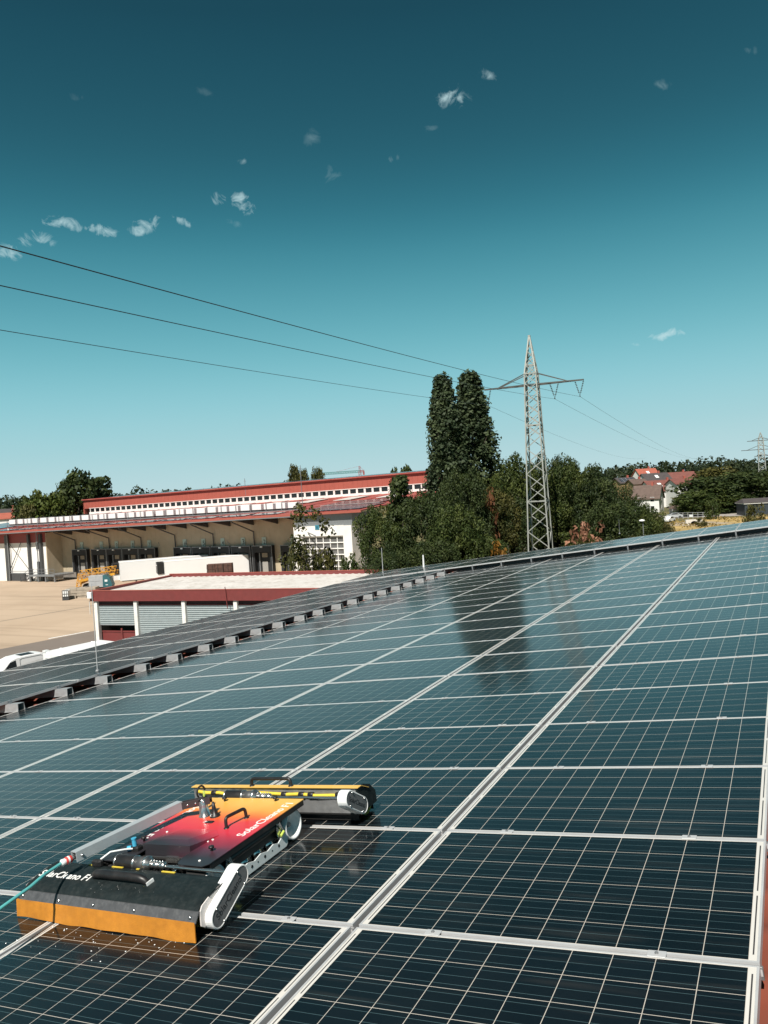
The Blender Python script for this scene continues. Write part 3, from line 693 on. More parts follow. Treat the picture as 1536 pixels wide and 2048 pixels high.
def pulley_cap(face_u, c0, c1, r, thick, M, txtfrom, txtto, label=None):
    b = MB(); o_, i_ = stadium(c0, c1, r), stadium(c0, c1, r - .008); n = len(o_)
    rnd = stadium(c0, c1, r - .004)
    vs = [(face_u - thick, p[0], p[1]) for p in o_] + [(face_u - .004, p[0], p[1]) for p in o_] + [(face_u, p[0], p[1]) for p in rnd] + [(face_u, p[0], p[1]) for p in i_] + [(face_u - .003, p[0], p[1]) for p in i_]
    fs = [tuple(range(n))]
    for L_ in range(4): fs += [(L_ * n + k, L_ * n + (k + 1) % n, (L_ + 1) * n + (k + 1) % n, (L_ + 1) * n + k) for k in range(n)]
    b.add(vs, fs)
    cap = RB(b, 'pulley_cap', M_white, None, M)
    b = MB(); b.prism(stadium(c0, c1, r - .0082), lambda p, a: (a, p[0], p[1]), face_u - .006, face_u - .0022); RB(b, 'cap_plate', M_plate, cap, M)
    d = Vector((0, c1[0] - c0[0], c1[1] - c0[1])).normalized(); nrm = Vector((0, -d.z, d.y))
    b = MB()
    for c, s in ((c0, .2), (c1, -.2)):
        for q in (1, -1):
            p = Vector((0, c[0], c[1])) + nrm * (q * (r - .012)) + d * (s * r)
            b.lathe([(0, .006), (.005, .0055), (.0055, -.002)], (face_u, p.y, p.z), 'x', 8)
    RB(b, 'cap_screw', M_steel, cap, M)
    # lettering reads from txtfrom to txtto
    a, e = Vector((0, *txtfrom)), Vector((0, *txtto)); xd = (e - a); ln = xd.length
    up = Vector((1, 0, 0)).cross(xd.normalized())
    org = a + Vector((face_u - .0020, 0, 0)) - up * .011
    text_at('lettering', 'SolarCleano', .05, cap, tuple(M @ org), tuple(M.to_3x3() @ xd), tuple(M.to_3x3() @ up), M_textd, fit=ln)
    return cap
pulley_cap(-.622, (-.128, .068), (.060, .172), .052, .066, FR, (-.138, .064), (.052, .166))
b = MB(); b.cyl((-.68, .062, .182), (-1.14, .062, .182), .0085, 12); shaft = RB(b, 'drive_shaft', M_steel, None, FR)
def motor(u0, v, h, M, mirror=False):
    b = MB(); b.lathe([(0, 0), (.026, 0), (.036, .006), (.037, .012), (.037, .135), (.036, .14)], (u0, v, h), 'x', 28); mo = RB(b, 'brush_motor', M_black, None, M)
    for pr_ in ([(.033, .138), (.0385, .139), (.039, .141), (.039, .148), (.033, .15)], [(.033, .216), (.039, .218), (.041, .219), (.041, .234), (.03, .236), (.03, .25), (0, .25)], [(.034, .003), (.0375, .004), (.0385, .006), (.0385, .012), (.036, .014)]):
        b = MB(); b.lathe(pr_, (u0, v, h), 'x', 24); RB(b, 'motor_flange', M_steel, mo, M)
    b = MB(); b.bx(u0 + .222, u0 + .232, v - .045, v + .02, h - .05, h - .02); RB(b, 'motor_bracket', M_steel, mo, M)
    b = MB(); b.lathe([(.033, .15), (.034, .15), (.034, .218), (.03, .219)], (u0, v, h), 'x', 24); RB(b, 'gearbox', M_dgrey, mo, M)
    b = MB(); b.lathe([(0, .25), (.019, .25), (.019, .30), (.016, .302), (.016, .31), (.019, .312), (.019, .345), (.012, .35), (0, .35)], (u0, v, h), 'x', 18)
    for k in range(5): b.lathe([(0, .027), (.004, .026), (.004, .017)], (u0 + .258 + .02 * k, v - .004, h), 'z', 6)
    RB(b, 'shaft_coupling', M_steel, mo, M)
    return mo
motor(-1.475, .062, .186, FR)
b = MB(); b.tube([(-1.475, .06, .17), (-1.53, .07, .18), (-1.58, .05, .165), (-1.56, .0, .18)], .014, 8); b.rbox(-1.63, -1.55, .03, .10, .14, .19, .01); b.rbox(-1.60, -1.53, -.01, .02, .185, .215, .008); RB(b, 'cable_block', M_black, None, FR)
b = MB(); b.tube([(-1.555, .02, .21), (-1.52, .06, .235), (-1.48, .12, .225), (-1.455, .155, .215)], .005, 8); RB(b, 'clear_water_tube', M_wplast, None, FR)
b = MB(); b.rbox(-1.48, -1.42, .15, .20, .185, .225, .008); el = RB(b, 'valve_block', M_black, None, FR)
b = MB(); b.cyl((-1.455, .17, .22), (-1.455, .17, .262), .0125, 12); b.cyl((-1.49, .15, .215), (-1.47, .16, .215), .015, 12); b.cyl((-1.455, .17, .262), (-1.455, .17, .268), .016, 6); RB(b, 'pipe_fitting', M_blue, el, FR)
b = MB()
for (a, c) in ((-1.64, -1.56), (-1.46, -1.38), (-1.28, -1.26), (-1.10, -1.01)): b = MB(); b.bar((a, .010, .1825), (c, .010, .1825), .009, .004); RB(b, 'yellow_edge_strip', M_cable, None, FR)
# fat black grip on the cover
b = MB(); b.tube([(-1.475, -.09, .172), (-1.470, -.094, .186), (-1.448, -.098, .195), (-1.40, -.100, .199), (-1.30, -.102, .200), (-1.20, -.100, .199), (-1.14, -.098, .195), (-1.112, -.096, .186), (-1.100, -.092, .172)], [.016, .019, .022, .0225, .0225, .0225, .022, .019, .016], 14)
gh = RB(b, 'cover_handle', M_black, None, FR)
b = MB(); b.bar((-1.083, -.112, .172), (-1.076, -.072, .181), .006, .018); RB(b, 'handle_foot', M_wplast, gh, FR)
b = MB()
for k in range(16):
    u, v = rng.uniform(-1.45, -1.0), rng.uniform(-.185, -.12); q = np.interp(v, [p[0] for p in prof[:9]], [p[1] for p in prof[:9]])
    r = rng.uniform(.0004, .0011); b.lathe([(0, r * 1.4), (r, 0)], (u, v, q + .001), 'z', 6)
RB(b, 'water_drops', M_text, None, FR)['kind'] = 'stuff'

# ---------------------------------------------------------------- rear brush
b = MB(); b.bx(-1.845, -.57, 1.118, 1.123, .045, .205); b.prism([(1.121, .205), (1.148, .204), (1.23, .164), (1.30, .11), (1.31, .05), (1.121, .05)], lambda p, a: (a, p[0], p[1]), -1.84, -.575); rear = RB(b, 'rear_brush_housing', M_steelD)
b = MB(); b.prism([(1.105, .2085), (1.105, .2055), (1.150, .2055), (1.235, .165), (1.238, .168), (1.152, .2085)], lambda p, a: (a, p[0], p[1]), -1.852, -.56); RB(b, 'rear_lid', M_yel, rear)
b = MB(); b.bx(-1.83, -.59, 1.1155, 1.119, .008, .05); b.bx(-1.83, -.59, 1.30, 1.304, .008, .05); RB(b, 'rear_rubber_lip', M_rub, rear)
b = MB(); b.prism([(1.10, .205), (1.19, .204), (1.265, .175), (1.32, .12), (1.32, .05), (1.13, .05), (1.10, .09)], lambda p, a: (a, p[0], p[1]), -.575, -.568); RB(b, 'rear_end_plate', M_cover, rear)
b = MB(); b.cyl((-1.82, 1.22, .085), (-.59, 1.22, .085), .078, 18); RB(b, 'rear_brush_roller', M_brist, rear)
pulley_cap(-.545, (.985, .188), (1.125, .098), .050, .060, SH, (.972, .192), (1.135, .090))
b = MB(); b.cyl((-.60, .985, .192), (-1.12, .985, .192), .0085, 12); RB(b, 'drive_shaft', M_steel)
motor(-1.462, .985, .196, SH)
b = MB(); vv = 1.106
b.tube([(-1.80, vv, .180), (-1.72, vv - .004, .172), (-1.62, vv, .172), (-1.56, vv - .004, .166), (-1.50, vv, .174), (-1.40, vv, .178), (-1.20, vv, .170), (-1.08, vv - .004, .166), (-.98, vv, .168), (-.86, vv - .003, .160), (-.74, vv, .162), (-.66, vv, .158)], .011, 8)
cab = RB(b, 'yellow_cable', M_cable, rear)
b = MB()
for u in (-1.66, -1.51, -1.45, -1.10, -.97, -.90, -.70): b.lathe([(.014, -.02), (.016, -.018), (.016, .018), (.014, .02)], (u, vv, .171 if u < -1.2 else .165), 'x', 10)
RB(b, 'cable_clip', M_black, cab)
grip([(-1.366, 1.135, .2085), (-1.366, 1.137, .254), (-1.062, 1.137, .254), (-1.062, 1.135, .2085)], .0105, 'rear_handle', rear)
# ---------------------------------------------------------------- swivel post and hose arm
b = MB(); b.lathe([(.0, .098), (.022, .098), (.024, .092), (.027, .06), (.031, .01), (.036, .006), (.037, 0)], (-1.362, .66, DH), 'z', 24); b.lathe([(.0, .104), (.026, .102), (.027, .096)], (-1.362, .66, DH), 'z', 24); swv = RB(b, 'swivel_post', M_steel)
A0, EL, A1 = Vector((-1.335, .672, .302)), Vector((-1.500, .615, .287)), Vector((-1.640, -.060, .270))
ad = (A1 - EL).normalized(); el_ = EL; kd = (A0 - EL).normalized()
sd = Vector((-ad.y, ad.x, 0)).normalized()
if sd.x < 0: sd = -sd
sk = Vector((-kd.y, kd.x, 0)).normalized()
if sk.y > 0: sk = -sk
wd, ht = .052, .050
def armbox(b, p, q, s0, s1, z0, z1, sv=None):
    sv = sd if sv is None else sv
    vs = [pt + sv * s + Vector((0, 0, z)) for pt in (p, q) for s in (s0, s1) for z in (z0, z1)]
    b.add(vs, [(0, 1, 3, 2), (4, 6, 7, 5), (0, 4, 5, 1), (2, 3, 7, 6), (0, 2, 6, 4), (1, 5, 7, 3)])
b = MB()
armbox(b, el_, A1, -wd / 2, wd / 2, .012, .016); armbox(b, el_, A1, wd / 2 - .004, wd / 2, -ht + .014, .012); armbox(b, el_, A1, -wd / 2, -wd / 2 + .004, -ht + .014, .012)
arm = RB(b, 'hose_arm', mat('matt aluminium channel', (.42, .46, .48), .5, .25, .05, 10))
b = MB(); armbox(b, A0 + kd * .02, el_ - kd * .03, .014, .020, -.032, .008, sk); armbox(b, A0 + kd * .02, el_ - kd * .03, -.020, -.014, -.032, .008, sk); armbox(b, A0 + kd * .02, A0 - kd * .05, -.014, .014, -.008, .004, sk)
brk = RB(b, 'arm_bracket', mat('dark bracket plate', (.055, .05, .052), .45, .3, .1), arm)
for k in (.02, .07, .12, .165):
    b = MB(); p_ = A0 - kd * k + sk * .020; b.lathe([(0, -.006), (.006, -.005), (.007, .002)], (p_.x, p_.y, p_.z - .012), 'y', 8); RB(b, 'bracket_bolt', M_steel, brk)
b = MB(); p_ = A1 - ad * .03 + sd * (wd / 2); b.lathe([(0, .012), (.007, .01), (.008, -.002)], (p_.x, p_.y, p_.z - .01), 'x', 8); RB(b, 'arm_bolt', M_steel, arm)
b = MB(); q = [Vector((-1.42, .72, .30)) + Vector((0, .035 * math.cos(a), .035 * math.sin(a) + .02)) for a in np.linspace(0, 5.6, 18)]; b.tube(q, .006, 6); b.tube([q[-1], (-1.38, .70, .33), (-1.36, .68, .30), (-1.36, .62, .30)], .006, 6); RB(b, 'hose_loop', M_rub)
b = MB(); b.cyl((-1.362, .68, .31), (-1.362, .68, .335), .008, 8); b.cyl((-1.38, .70, .33), (-1.345, .665, .33), .006, 8); RB(b, 'lime_valve', M_green)

# ---------------------------------------------------------------- water hose
hose = empty('water_hose', MP @ T(RO[0], RO[1], .001), 'turquoise water hose leaving the end of the robot arm towards the lower left', 'hose')
h0 = A1 + Vector((0, 0, -.012)); hd = Vector((-.05, -.98, -.1)).normalized()
c1_, c2_, c3_ = h0 + ad * .015, h0 + ad * .05, h0 + ad * .075
b = MB(); b.cyl(h0 - ad * .03, c1_ + ad * .01, .012, 12); b.build('coupling_stem', M_steel, hose, SH)
b = MB(); b.tube([c1_, c1_ + ad * .004, c2_ - ad * .004, c2_], [.017, .0195, .0195, .017], 18); rc = b.build('coupling_ring', M_redc, hose, SH)
b = MB(); b.tube([c1_ + ad * .014, c1_ + ad * .024], .0199, 18); b.build('ring_band', M_wplast, rc, SH)
b = MB(); b.tube([c2_, c2_ + ad * .02, c3_], [.016, .018, .011], 16); b.build('coupling_nut', M_wplast, hose, SH)
b = MB(); b.tube([c3_ - ad * .01, c3_ + Vector((.0, -.05, -.006)), (-1.625, -.26, .258), (-1.592, -.375, .250), (-1.578, -.556, .235), (-1.56, -.72, .210), (-1.55, -1.0, .14), (-1.56, -1.35, .03), (-1.60, -1.9, .02), (-1.8, -2.6, .02)], .0088, 12)
b.build('hose_line', M_hose, hose, SH)

b = MB()
for k in range(46):
    u, v = rng.uniform(-1.75, -.62), -.27 - rng.random() ** 2 * .22; r = rng.uniform(.0012, .0038); b.lathe([(0, r * .55), (r * .7, r * .45), (r, 0)], (u, v, .0012), 'z', 7)
dr = b.build('water_drops', mat('water drop', (.75, .78, .8), .15, 0, .02)); dr.matrix_world = MP
tag(dr, 'small water drops splashed on the glass in front of the orange skirt', 'water drops', kind='stuff')

# ================================================================== GROUND, YARD, ROAD
def ground_sheet(name, poly, z, m_):
    b = MB(); b.add([(p[0], p[1], G + z) for p in poly], [tuple(range(len(poly)))]); o = b.build(name, m_, recalc=False)
    if o.data.polygons[0].normal.z < 0: o.data.flip_normals()
    return tag(o, kind='structure')
M_grass = mat('dry summer grass', (.10, .095, .035), .95, 0, .35, .05, dirt=(.24, .18, .075), dirt_amt=.8, dirt_scale=.02, bump=.4, bscale=1.5)
M_yard = mat('sandy concrete yard', (.47, .36, .26), .9, 0, .07, .06, dirt=(.36, .265, .185), dirt_amt=.55, dirt_scale=.09)
M_asph = mat('worn grey asphalt', (.20, .165, .14), .9, 0, .08, .2, dirt=(.14, .12, .105), dirt_amt=.5, dirt_scale=.15)
M_field = mat('straw yellow field', (.46, .32, .12), .95, 0, .22, .16, dirt=(.17, .125, .045), dirt_amt=.85, dirt_scale=.12, bump=.5, bscale=2)
M_roadm = mat('pale road', (.34, .31, .29), .9, 0, .06, .3)
ground_sheet('ground', [(-2500, -1500), (2500, -1500), (2500, 3500), (-2500, 3500)], 0, M_grass)
t = M_yard.node_tree; bs = t.nodes['Principled BSDF']; src = bs.inputs['Base Color'].links[0].from_socket
tcn = t.nodes.new('ShaderNodeTexCoord'); mpn = t.nodes.new('ShaderNodeMapping'); mpn.inputs['Rotation'].default_value = (0, 0, .5); mpn.inputs['Scale'].default_value = (.035, .6, 1); t.links.new(tcn.outputs['Object'], mpn.inputs[0])
n_ = t.nodes.new('ShaderNodeTexNoise'); n_.inputs['Scale'].default_value = 1.0; n_.inputs['Detail'].default_value = 7; n_.inputs['Distortion'].default_value = .8; t.links.new(mpn.outputs[0], n_.inputs['Vector'])
mr_ = t.nodes.new('ShaderNodeMapRange'); mr_.inputs['From Min'].default_value = .52; mr_.inputs['From Max'].default_value = .75; mr_.inputs['To Max'].default_value = .55; t.links.new(n_.outputs['Fac'], mr_.inputs['Value'])
mx_ = t.nodes.new('ShaderNodeMix'); mx_.data_type = 'RGBA'; t.links.new(mr_.outputs[0], mx_.inputs['Factor']); t.links.new(src, mx_.inputs['A']); mx_.inputs['B'].default_value = (.25, .185, .13, 1); t.links.new(mx_.outputs['Result'], bs.inputs['Base Color'])
ground_sheet('yard', [(-260, 18), (-14, 18), (-14, 62), (-40, 110), (-260, 130)], .02, M_yard)
ax = [gpx(-200, 1262), gpx(0, 1243.5 + 55), gpx(97, 1276), gpx(182, 1262), gpx(330, 1236)]
A1_, A2_ = gpx(0, 1299), gpx(179, 1264)
dA = (A2_ - A1_).normalized(); nA = Vector((dA.y, -dA.x, 0))
if nA.dot(Vector(CAM) - A1_) < 0: nA = -nA
ground_sheet('asphalt_lane', [A1_ - dA * 80, A2_ + dA * 30, A2_ + dA * 30 + nA * 45, A1_ - dA * 80 + nA * 45], .028, M_asph)
s1, s2 = gpx(97, 1278), gpx(179, 1263); dS = (s2 - s1).normalized(); nS = Vector((-dS.y, dS.x, 0)) * .17
ground_sheet('painted_line', [s1 - nS, s2 - nS, s2 + nS, s1 + nS], .036, M_text)
s1, s2 = gpx(-40, 1250), gpx(178, 1213); dS = (s2 - s1).normalized(); nS = Vector((-dS.y, dS.x, 0)) * .09
ground_sheet('yard_joint', [s1 - nS, s2 - nS + dS * 20, s2 + nS + dS * 20, s1 + nS], .026, M_dgrey)
ground_sheet('stubble_field', [gpx(1285, 1090), gpx(1330, 1046), gpx(1420, 1037), gpx(1536, 1033), gpx(1750, 1026), gpx(1800, 1100), gpx(1500, 1130)], .03, M_field)
ground_sheet('dirt_path', [gpx(1322, 1052), gpx(1345, 1045), gpx(1420, 1043), gpx(1470, 1046), gpx(1400, 1052)], .034, mat('dusty path', (.36, .29, .2), .95, 0, .15, .5))
ground_sheet('road', [gpx(1318, 1036.5), gpx(1440, 1033.5), gpx(1536, 1029), gpx(1800, 1018), gpx(1800, 1013), gpx(1536, 1024), gpx(1440, 1028.5), gpx(1318, 1031)], .04, M_roadm)

# ================================================================== WAREHOUSE
WA = Vector((-108.53, 98.19, G)); WE = Vector((.99834, -.0576, 0)); WN = Vector((-.0576, -.99834, 0))
WF = frame(WA, WE)
def F(x, y, off=0.0):
    p0 = np.array(WA + WN * off); n = np.array(WN); d = ray(x, y); s = ((p0 - CAM) @ n) / (d @ n); q = CAM + d * s
    return float((q - p0) @ np.array(WE)), float(q[2] - G)
def lift(s): return .0125 * (s + 16)
wh = empty('logistics_warehouse', WF, 'long beige warehouse with numbered loading docks under a red edged roof', 'warehouse')
b = MB()
for k in range(56):
    s0 = -6.5 + k * .99; b.bx(s0, s0 + .975, 0, .2, 1.3, 8.7 + lift(s0))
b.bx(-6.6, 49, .1, .3, 0, 8.6); dw = b.build('dock_wall', M_bwall, wh)
b = MB(); b.bx(-6.5, 49, -.06, .1, 0, 1.3); b.build('plinth', mat('grey plinth concrete', (.22, .2, .18), .9, 0, .1, 1, dirt=(.12, .1, .09), dirt_amt=.5, dirt_scale=.6), wh)
# roof: canopy edge to clerestory
def slab(pts_top, th, b):
    n = len(pts_top); vs = [tuple(p) for p in pts_top] + [(p[0], p[1], p[2] - th) for p in pts_top]
    b.add(vs, [tuple(range(n)), tuple(reversed(range(n, 2 * n)))] + [(i, n + i, n + (i + 1) % n, (i + 1) % n) for i in range(n)])
def rz(s, y): return 9.15 + lift(s) + (y + 5) * .066
b = MB()
for k in range(27):
    s0 = -46 + k * 4; s1_ = min(s0 + 4, 60.5)
    slab([(s0, -5, rz(s0, -5)), (s1_, -5, rz(s1_, -5)), (s1_, 25, rz(s1_, 25)), (s0, 25, rz(s0, 25))], .18, b)
    slab([(s0, -5, rz(s0, -5) + .06), (s0 + .25, -5, rz(s0 + .2, -5) + .06), (s0 + .25, 25, rz(s0 + .2, 25) + .06), (s0, 25, rz(s0, 25) + .06)], .1, b)
slab([(-46, 25, rz(-46, 25)), (-31, 25, rz(-31, 25)), (-31, 60, rz(-31, 25) + .5), (-46, 60, rz(-46, 25) + .5)], .18, b)
M_redroof = mat('red standing seam roof', (.34, .075, .06), .5, 0, .12, .4, dirt=(.46, .20, .16), dirt_amt=.45, dirt_scale=.35)
roof = b.build('roof', M_redroof, wh)
b = MB(); b.bar((-46, -5.1, rz(-46, -5) - .16), (60.5, -5.1, rz(60.5, -5) - .16), .16, .30); b.build('roof_edge', M_redw, wh)
b = MB(); b.bar((-46, -5.22, rz(-46, -5) - .36), (49, -5.22, rz(49, -5) - .36), .14, .14); b.build('gutter', M_mgrey, wh)
for k in range(12):
    s0 = -3.5 + k * 4.6; z0 = rz(s0, -5) - .35
    b = MB(); b.add([(s0, -4.9, z0), (s0, -.05, z0 - 1.05), (s0, -.05, z0 + .3), (s0, -4.9, z0 + .1), (s0 + .22, -4.9, z0), (s0 + .22, -.05, z0 - 1.05), (s0 + .22, -.05, z0 + .3), (s0 + .22, -4.9, z0 + .1)],
          [(0, 1, 2, 3), (7, 6, 5, 4), (0, 4, 5, 1), (1, 5, 6, 2), (2, 6, 7, 3), (3, 7, 4, 0)]); b.build('canopy_beam', M_dgrey, wh)
# solar strips on the roof
def roofsheet(name, s0, s1_, y0, y1, m_, h=.14):
    b = MB(); slab([(s0, y0, rz(s0, y0) + h), (s1_, y0, rz(s1_, y0) + h), (s1_, y1, rz(s1_, y1) + h), (s0, y1, rz(s0, y1) + h)], .05, b); return b.build(name, m_, wh)
def array_mat():
    M = bpy.data.materials.new('distant solar array'); M.use_nodes = True; t = M.node_tree; bb = t.nodes['Principled BSDF']; L = t.links
    c = t.nodes.new('ShaderNodeTexCoord'); br = t.nodes.new('ShaderNodeTexBrick'); br.offset = 0; br.inputs['Scale'].default_value = 1; br.inputs['Brick Width'].default_value = 1.66; br.inputs['Row Height'].default_value = 1.0; br.inputs['Mortar Size'].default_value = .035
    br.inputs['Color1'].default_value = (.02, .028, .04, 1); br.inputs['Color2'].default_value = (.03, .038, .05, 1); br.inputs['Mortar'].default_value = (.45, .45, .45, 1)
    L.new(c.outputs['Object'], br.inputs['Vector']); L.new(br.outputs['Color'], bb.inputs['Base Color']); bb.inputs['Roughness'].default_value = .16; bb.inputs['IOR'].default_value = 1.5
    return M
M_arr = array_mat()
roofsheet('roof_solar_array', -44, -25.5, -3.6, 9, M_arr); roofsheet('roof_solar_array', -44, -27, 10, 24, M_arr)
roofsheet('roof_solar_array', 48.5, 59.5, -3.8, 3.5, M_arr); roofsheet('roof_solar_array', 47, 57.5, 5.0, 11.5, M_arr)
for k in range(11): roofsheet('roof_solar_array', -20 + k * 6.1, -20 + k * 6.1 + 4.9, -4.2, -1.4, M_arr, .12)
for k in range(9): roofsheet('roof_skylight', -14 + k * 8.2, -14 + k * 8.2 + 3.4, 14, 20, M_wroof, .2)
# clerestory
cz = lambda s: .0105 * (s + 30)
b = MB()
for k in range(86):
    s0 = -30.5 + k; b.bx(s0, s0 + .985, 25, 25.3, 12.35 + cz(s0), 14.25 + cz(s0))
b.bx(55.3, 55.5, 25, 34, 11.6, 14.95); b.bx(-30.5, -30.2, 25, 34, 11.2, 14.1); b.build('clerestory_wall', M_redw, wh)
b = MB()
for k in range(17): s0 = -30.5 + k * 5.07; slab([(s0, 24.6, 14.44 + cz(s0)), (s0 + 5.07, 24.6, 14.44 + cz(s0 + 5)), (s0 + 5.07, 42, 15.0 + cz(s0 + 5)), (s0, 42, 15.0 + cz(s0))], .22, b)
b.build('clerestory_roof', M_redroof, wh)
b = MB()
for k in range(28): s0 = -29.5 + k * 3; slab([(s0, 25.6, 14.5 + cz(s0)), (s0 + 2.8, 25.6, 14.5 + cz(s0 + 2.8)), (s0 + 2.8, 36, 14.95 + cz(s0 + 2.8)), (s0, 36, 14.95 + cz(s0))], .06, b)
b.build('clerestory_solar_array', M_arr, wh)
b = MB(); b.bar((-28.6, 24.98, 11.28 + cz(-28)), (55.5, 24.98, 11.28 + cz(55)), .1, .5); b.bar((-28.6, 24.98, 12.38 + cz(-28)), (55.5, 24.98, 12.38 + cz(55)), .1, .10); b.build('clerestory_band', M_wwall, wh)
b = MB(); b.bx(-28.6, 55.3, 25.25, 25.4, 11.5, 13.6); b.build('clerestory_backing', M_dark, wh)
wpane = MB(); wpane.bx(-.62, .62, .1, .14, -.45, .45); wpaneM = wpane.mesh('pane', M_glassd)
wfr = MB(); wfr.bx(-.80, -.62, 0, .2, -.48, .48); wfr.bx(.62, .80, 0, .2, -.48, .48); wfrM = wfr.mesh('clerestory_window', M_wwall)
nwin = 0; s0 = -27.6
while s0 < 54.6:
    o = link('clerestory_window', wfrM, wh, T(s0, 25.0, 11.94 + cz(s0))); link('pane', wpaneM, o)
    s0 += 1.62
    nwin += 1
# loading docks
sgn_s = [-.9, 4.1, 7.9, 11.8, 15.7, 23.7, 27.7, 31.7, 35.8, 39.9, 45.3]
nums = [11, 10, 9, 8, 7, 6, 5, 4, 3, 2, 1]
shel = MB()
for (x0, x1, z0, z1) in ((-1.86, -1.45, 1.3, 5.3), (1.45, 1.86, 1.3, 5.3), (-1.45, 1.45, 4.3, 5.3)): shel.bx(x0, x1, -.75, 0, z0, z1)
shel.bx(-1.45, 1.45, -.1, -.02, 1.2, 4.4)
shelM = shel.mesh('dock_shelter', mat('black dock cushion', (.014, .015, .017), .7, 0, .2, 2))
edg = MB(); edg.bx(-1.88, 1.88, -.79, -.75, 5.24, 5.34); edg.bx(-1.9, -1.84, -.79, -.75, 1.3, 5.3); edg.bx(1.84, 1.9, -.79, -.75, 1.3, 5.3); edgM = edg.mesh('shelter_trim', M_mgrey)
dd = MB(); dd.bx(-.5, .55, -.16, -.11, 1.3, 2.9); dd.mat(1).bx(-.5, .55, -.16, -.11, 3.5, 4.15); ddM = dd.mesh('dock_door', [mat('pale door leaf', (.30, .29, .27), .6, 0, .06), mat('tan door window', (.24, .19, .13), .5, 0, .1)])
gp = MB(); gp.bx(-.95, -.8, -.3, -.12, 1.3, 4.2); gpM = gp.mesh('guide_post', M_mgrey)
lp = MB(); lp.bx(-.18, .18, -.95, -.79, 5.02, 5.22); lpM = lp.mesh('dock_lamp', M_wplast)
pl = MB(); pl.bx(-.40, .40, -.10, -.04, 5.35, 6.55); plM = pl.mesh('number_sign', mat('pale green sign plate', (.42, .52, .46), .5, 0, .03))
for s_, n_ in zip(sgn_s, nums):
    d_ = link('dock_shelter', shelM, wh, T(s_, 0, 0)); d_['label'] = f'black loading dock shelter under the number {n_} sign'
    for nm, me in (('shelter_trim', edgM), ('dock_door', ddM), ('guide_post', gpM), ('dock_lamp', lpM)): link(nm, me, d_)
    sg = link('number_sign', plM, wh, T(s_, 0, .0)); sg['label'] = f'pale sign with the number {n_}'
    text_at('dock_number', str(n_), 1.25, sg, (-.13 if n_ < 10 else -.27, -.104, 5.52), (1, 0, 0), (0, 0, 1), M_textd, fit=(.42 if n_ not in (1, 10, 11) else (.2 if n_ == 1 else .58)))
# drain pipes from the eave to the wall
for (x0, y0, x1, y1) in ((107, 1062, 150, 1080), (174, 1060, 217.6, 1076), (238, 1058, 281.7, 1075), (306, 1054, 349.5, 1070), (381.7, 1052, 426, 1068), (464, 1046, 507, 1063)):
    sa, _ = F(x0, y0, 4.9); sb, zb = F(x1, y1, .2)
    b = MB(); b.tube([(sa, -5.1, rz(sa, -5) - .4), (sa, -4.9, rz(sa, -5) - .7), (sb, -.25, zb), (sb, -.2, 5.3), (sb, -.2, 1.3)], .10, 8); b.build('drain_pipe', M_dgrey, wh)
for x0, x1, y0 in ((980, 1030, 580), (1145, 1190, 575), (1400, 1440, 572), (750, 770, 588)):
    sa, za = F(x0 / 3.072, 900 + y0 / 3.072, 0); b = MB(); b.bar((sa, -.2, 6.2), (sa + 1.9, -1.9, 5.75), .07); b.build('lamp_arm', M_mgrey, wh)
# left block, pulled forward
BY = -3.2
b = MB(); b.bx(-46, -6.5, BY, 0, 0, 8.2); b.build('left_block', M_wwall, wh)
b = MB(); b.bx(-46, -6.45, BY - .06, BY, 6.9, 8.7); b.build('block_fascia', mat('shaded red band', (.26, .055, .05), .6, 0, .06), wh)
b = MB(); b.bx(-6.5, -6.3, BY, 0, 1.2, 8.6); b.build('beige_side_wall', M_bwall, wh)
for s_, w_ in ((-17.0, .8), (-10.75, .45), (-7.5, .6)): b = MB(); b.bx(s_ - w_ / 2, s_ + w_ / 2, BY - .5, BY - .06, 0, 8.4); b.build('steel_column', M_dgrey, wh)
for s_ in (-16.2, -7.9): b = MB(); b.tube([(s_, BY - .7, rz(s_, -5) - .4), (s_, BY - .7, .1)], .085, 8); b.build('downpipe', M_mgrey, wh)
b = MB(); b.bar((-16.4, BY - .3, 2.2), (-12.9, BY - .3, 7.0), .09); b.bar((-16.4, BY - .3, 7.0), (-11, BY - .3, 2.0), .07); b.build('cross_brace', M_dgrey, wh)
sw, zw = F(69, 1092.5, 4); b = MB(); b.bx(-.65, .65, BY - .10, BY - .02, -.72, .72); o = b.build('block_window', M_wplast, wh, T(sw, 0, zw)); b = MB(); b.bx(-.55, .55, BY - .12, BY - .1, -.62, .62); b.build('window_pane', M_glassd, o, T(sw, 0, zw))
sd_, zd_ = F(71.5, 1133, 4); b = MB(); b.bx(-.55, .55, BY - .10, BY - .02, 1.25, 3.5); o = b.build('block_door', M_dark, wh, T(sd_, 0, 0)); b = MB(); b.bx(-.2, .25, BY - .13, BY - .1, 2.3, 3.1); b.build('door_pane', M_glassd, o, T(sd_, 0, 0))
b = MB(); b.bx(-9.6, -2.6, BY - 1.6, BY, 1.0, 1.25); b.bx(-6.2, -2.6, BY, -.8, 1.0, 1.25)
for s_ in (-9.4, -7.2, -5.2, -2.8): b.bx(s_ - .12, s_ + .12, BY - 1.5, BY - 1.26, 0, 1.0)
b.build('access_platform', M_mgrey, wh)
b = MB()
for s_ in np.arange(-9.5, -2.4, 1.15): b.bar((s_, BY - 1.55, 1.25), (s_, BY - 1.55, 2.3), .05)
for z_ in (1.75, 2.3): b.bar((-9.5, BY - 1.55, z_), (-2.6, BY - 1.55, z_), .05)
b.build('platform_railing', M_mgrey, wh)
b = MB()
for k in range(6): b.bx(-11.9 + k * .35, -11.5 + k * .35, BY - 1.5, BY - .4, .15 + k * .18, .2 + k * .18)
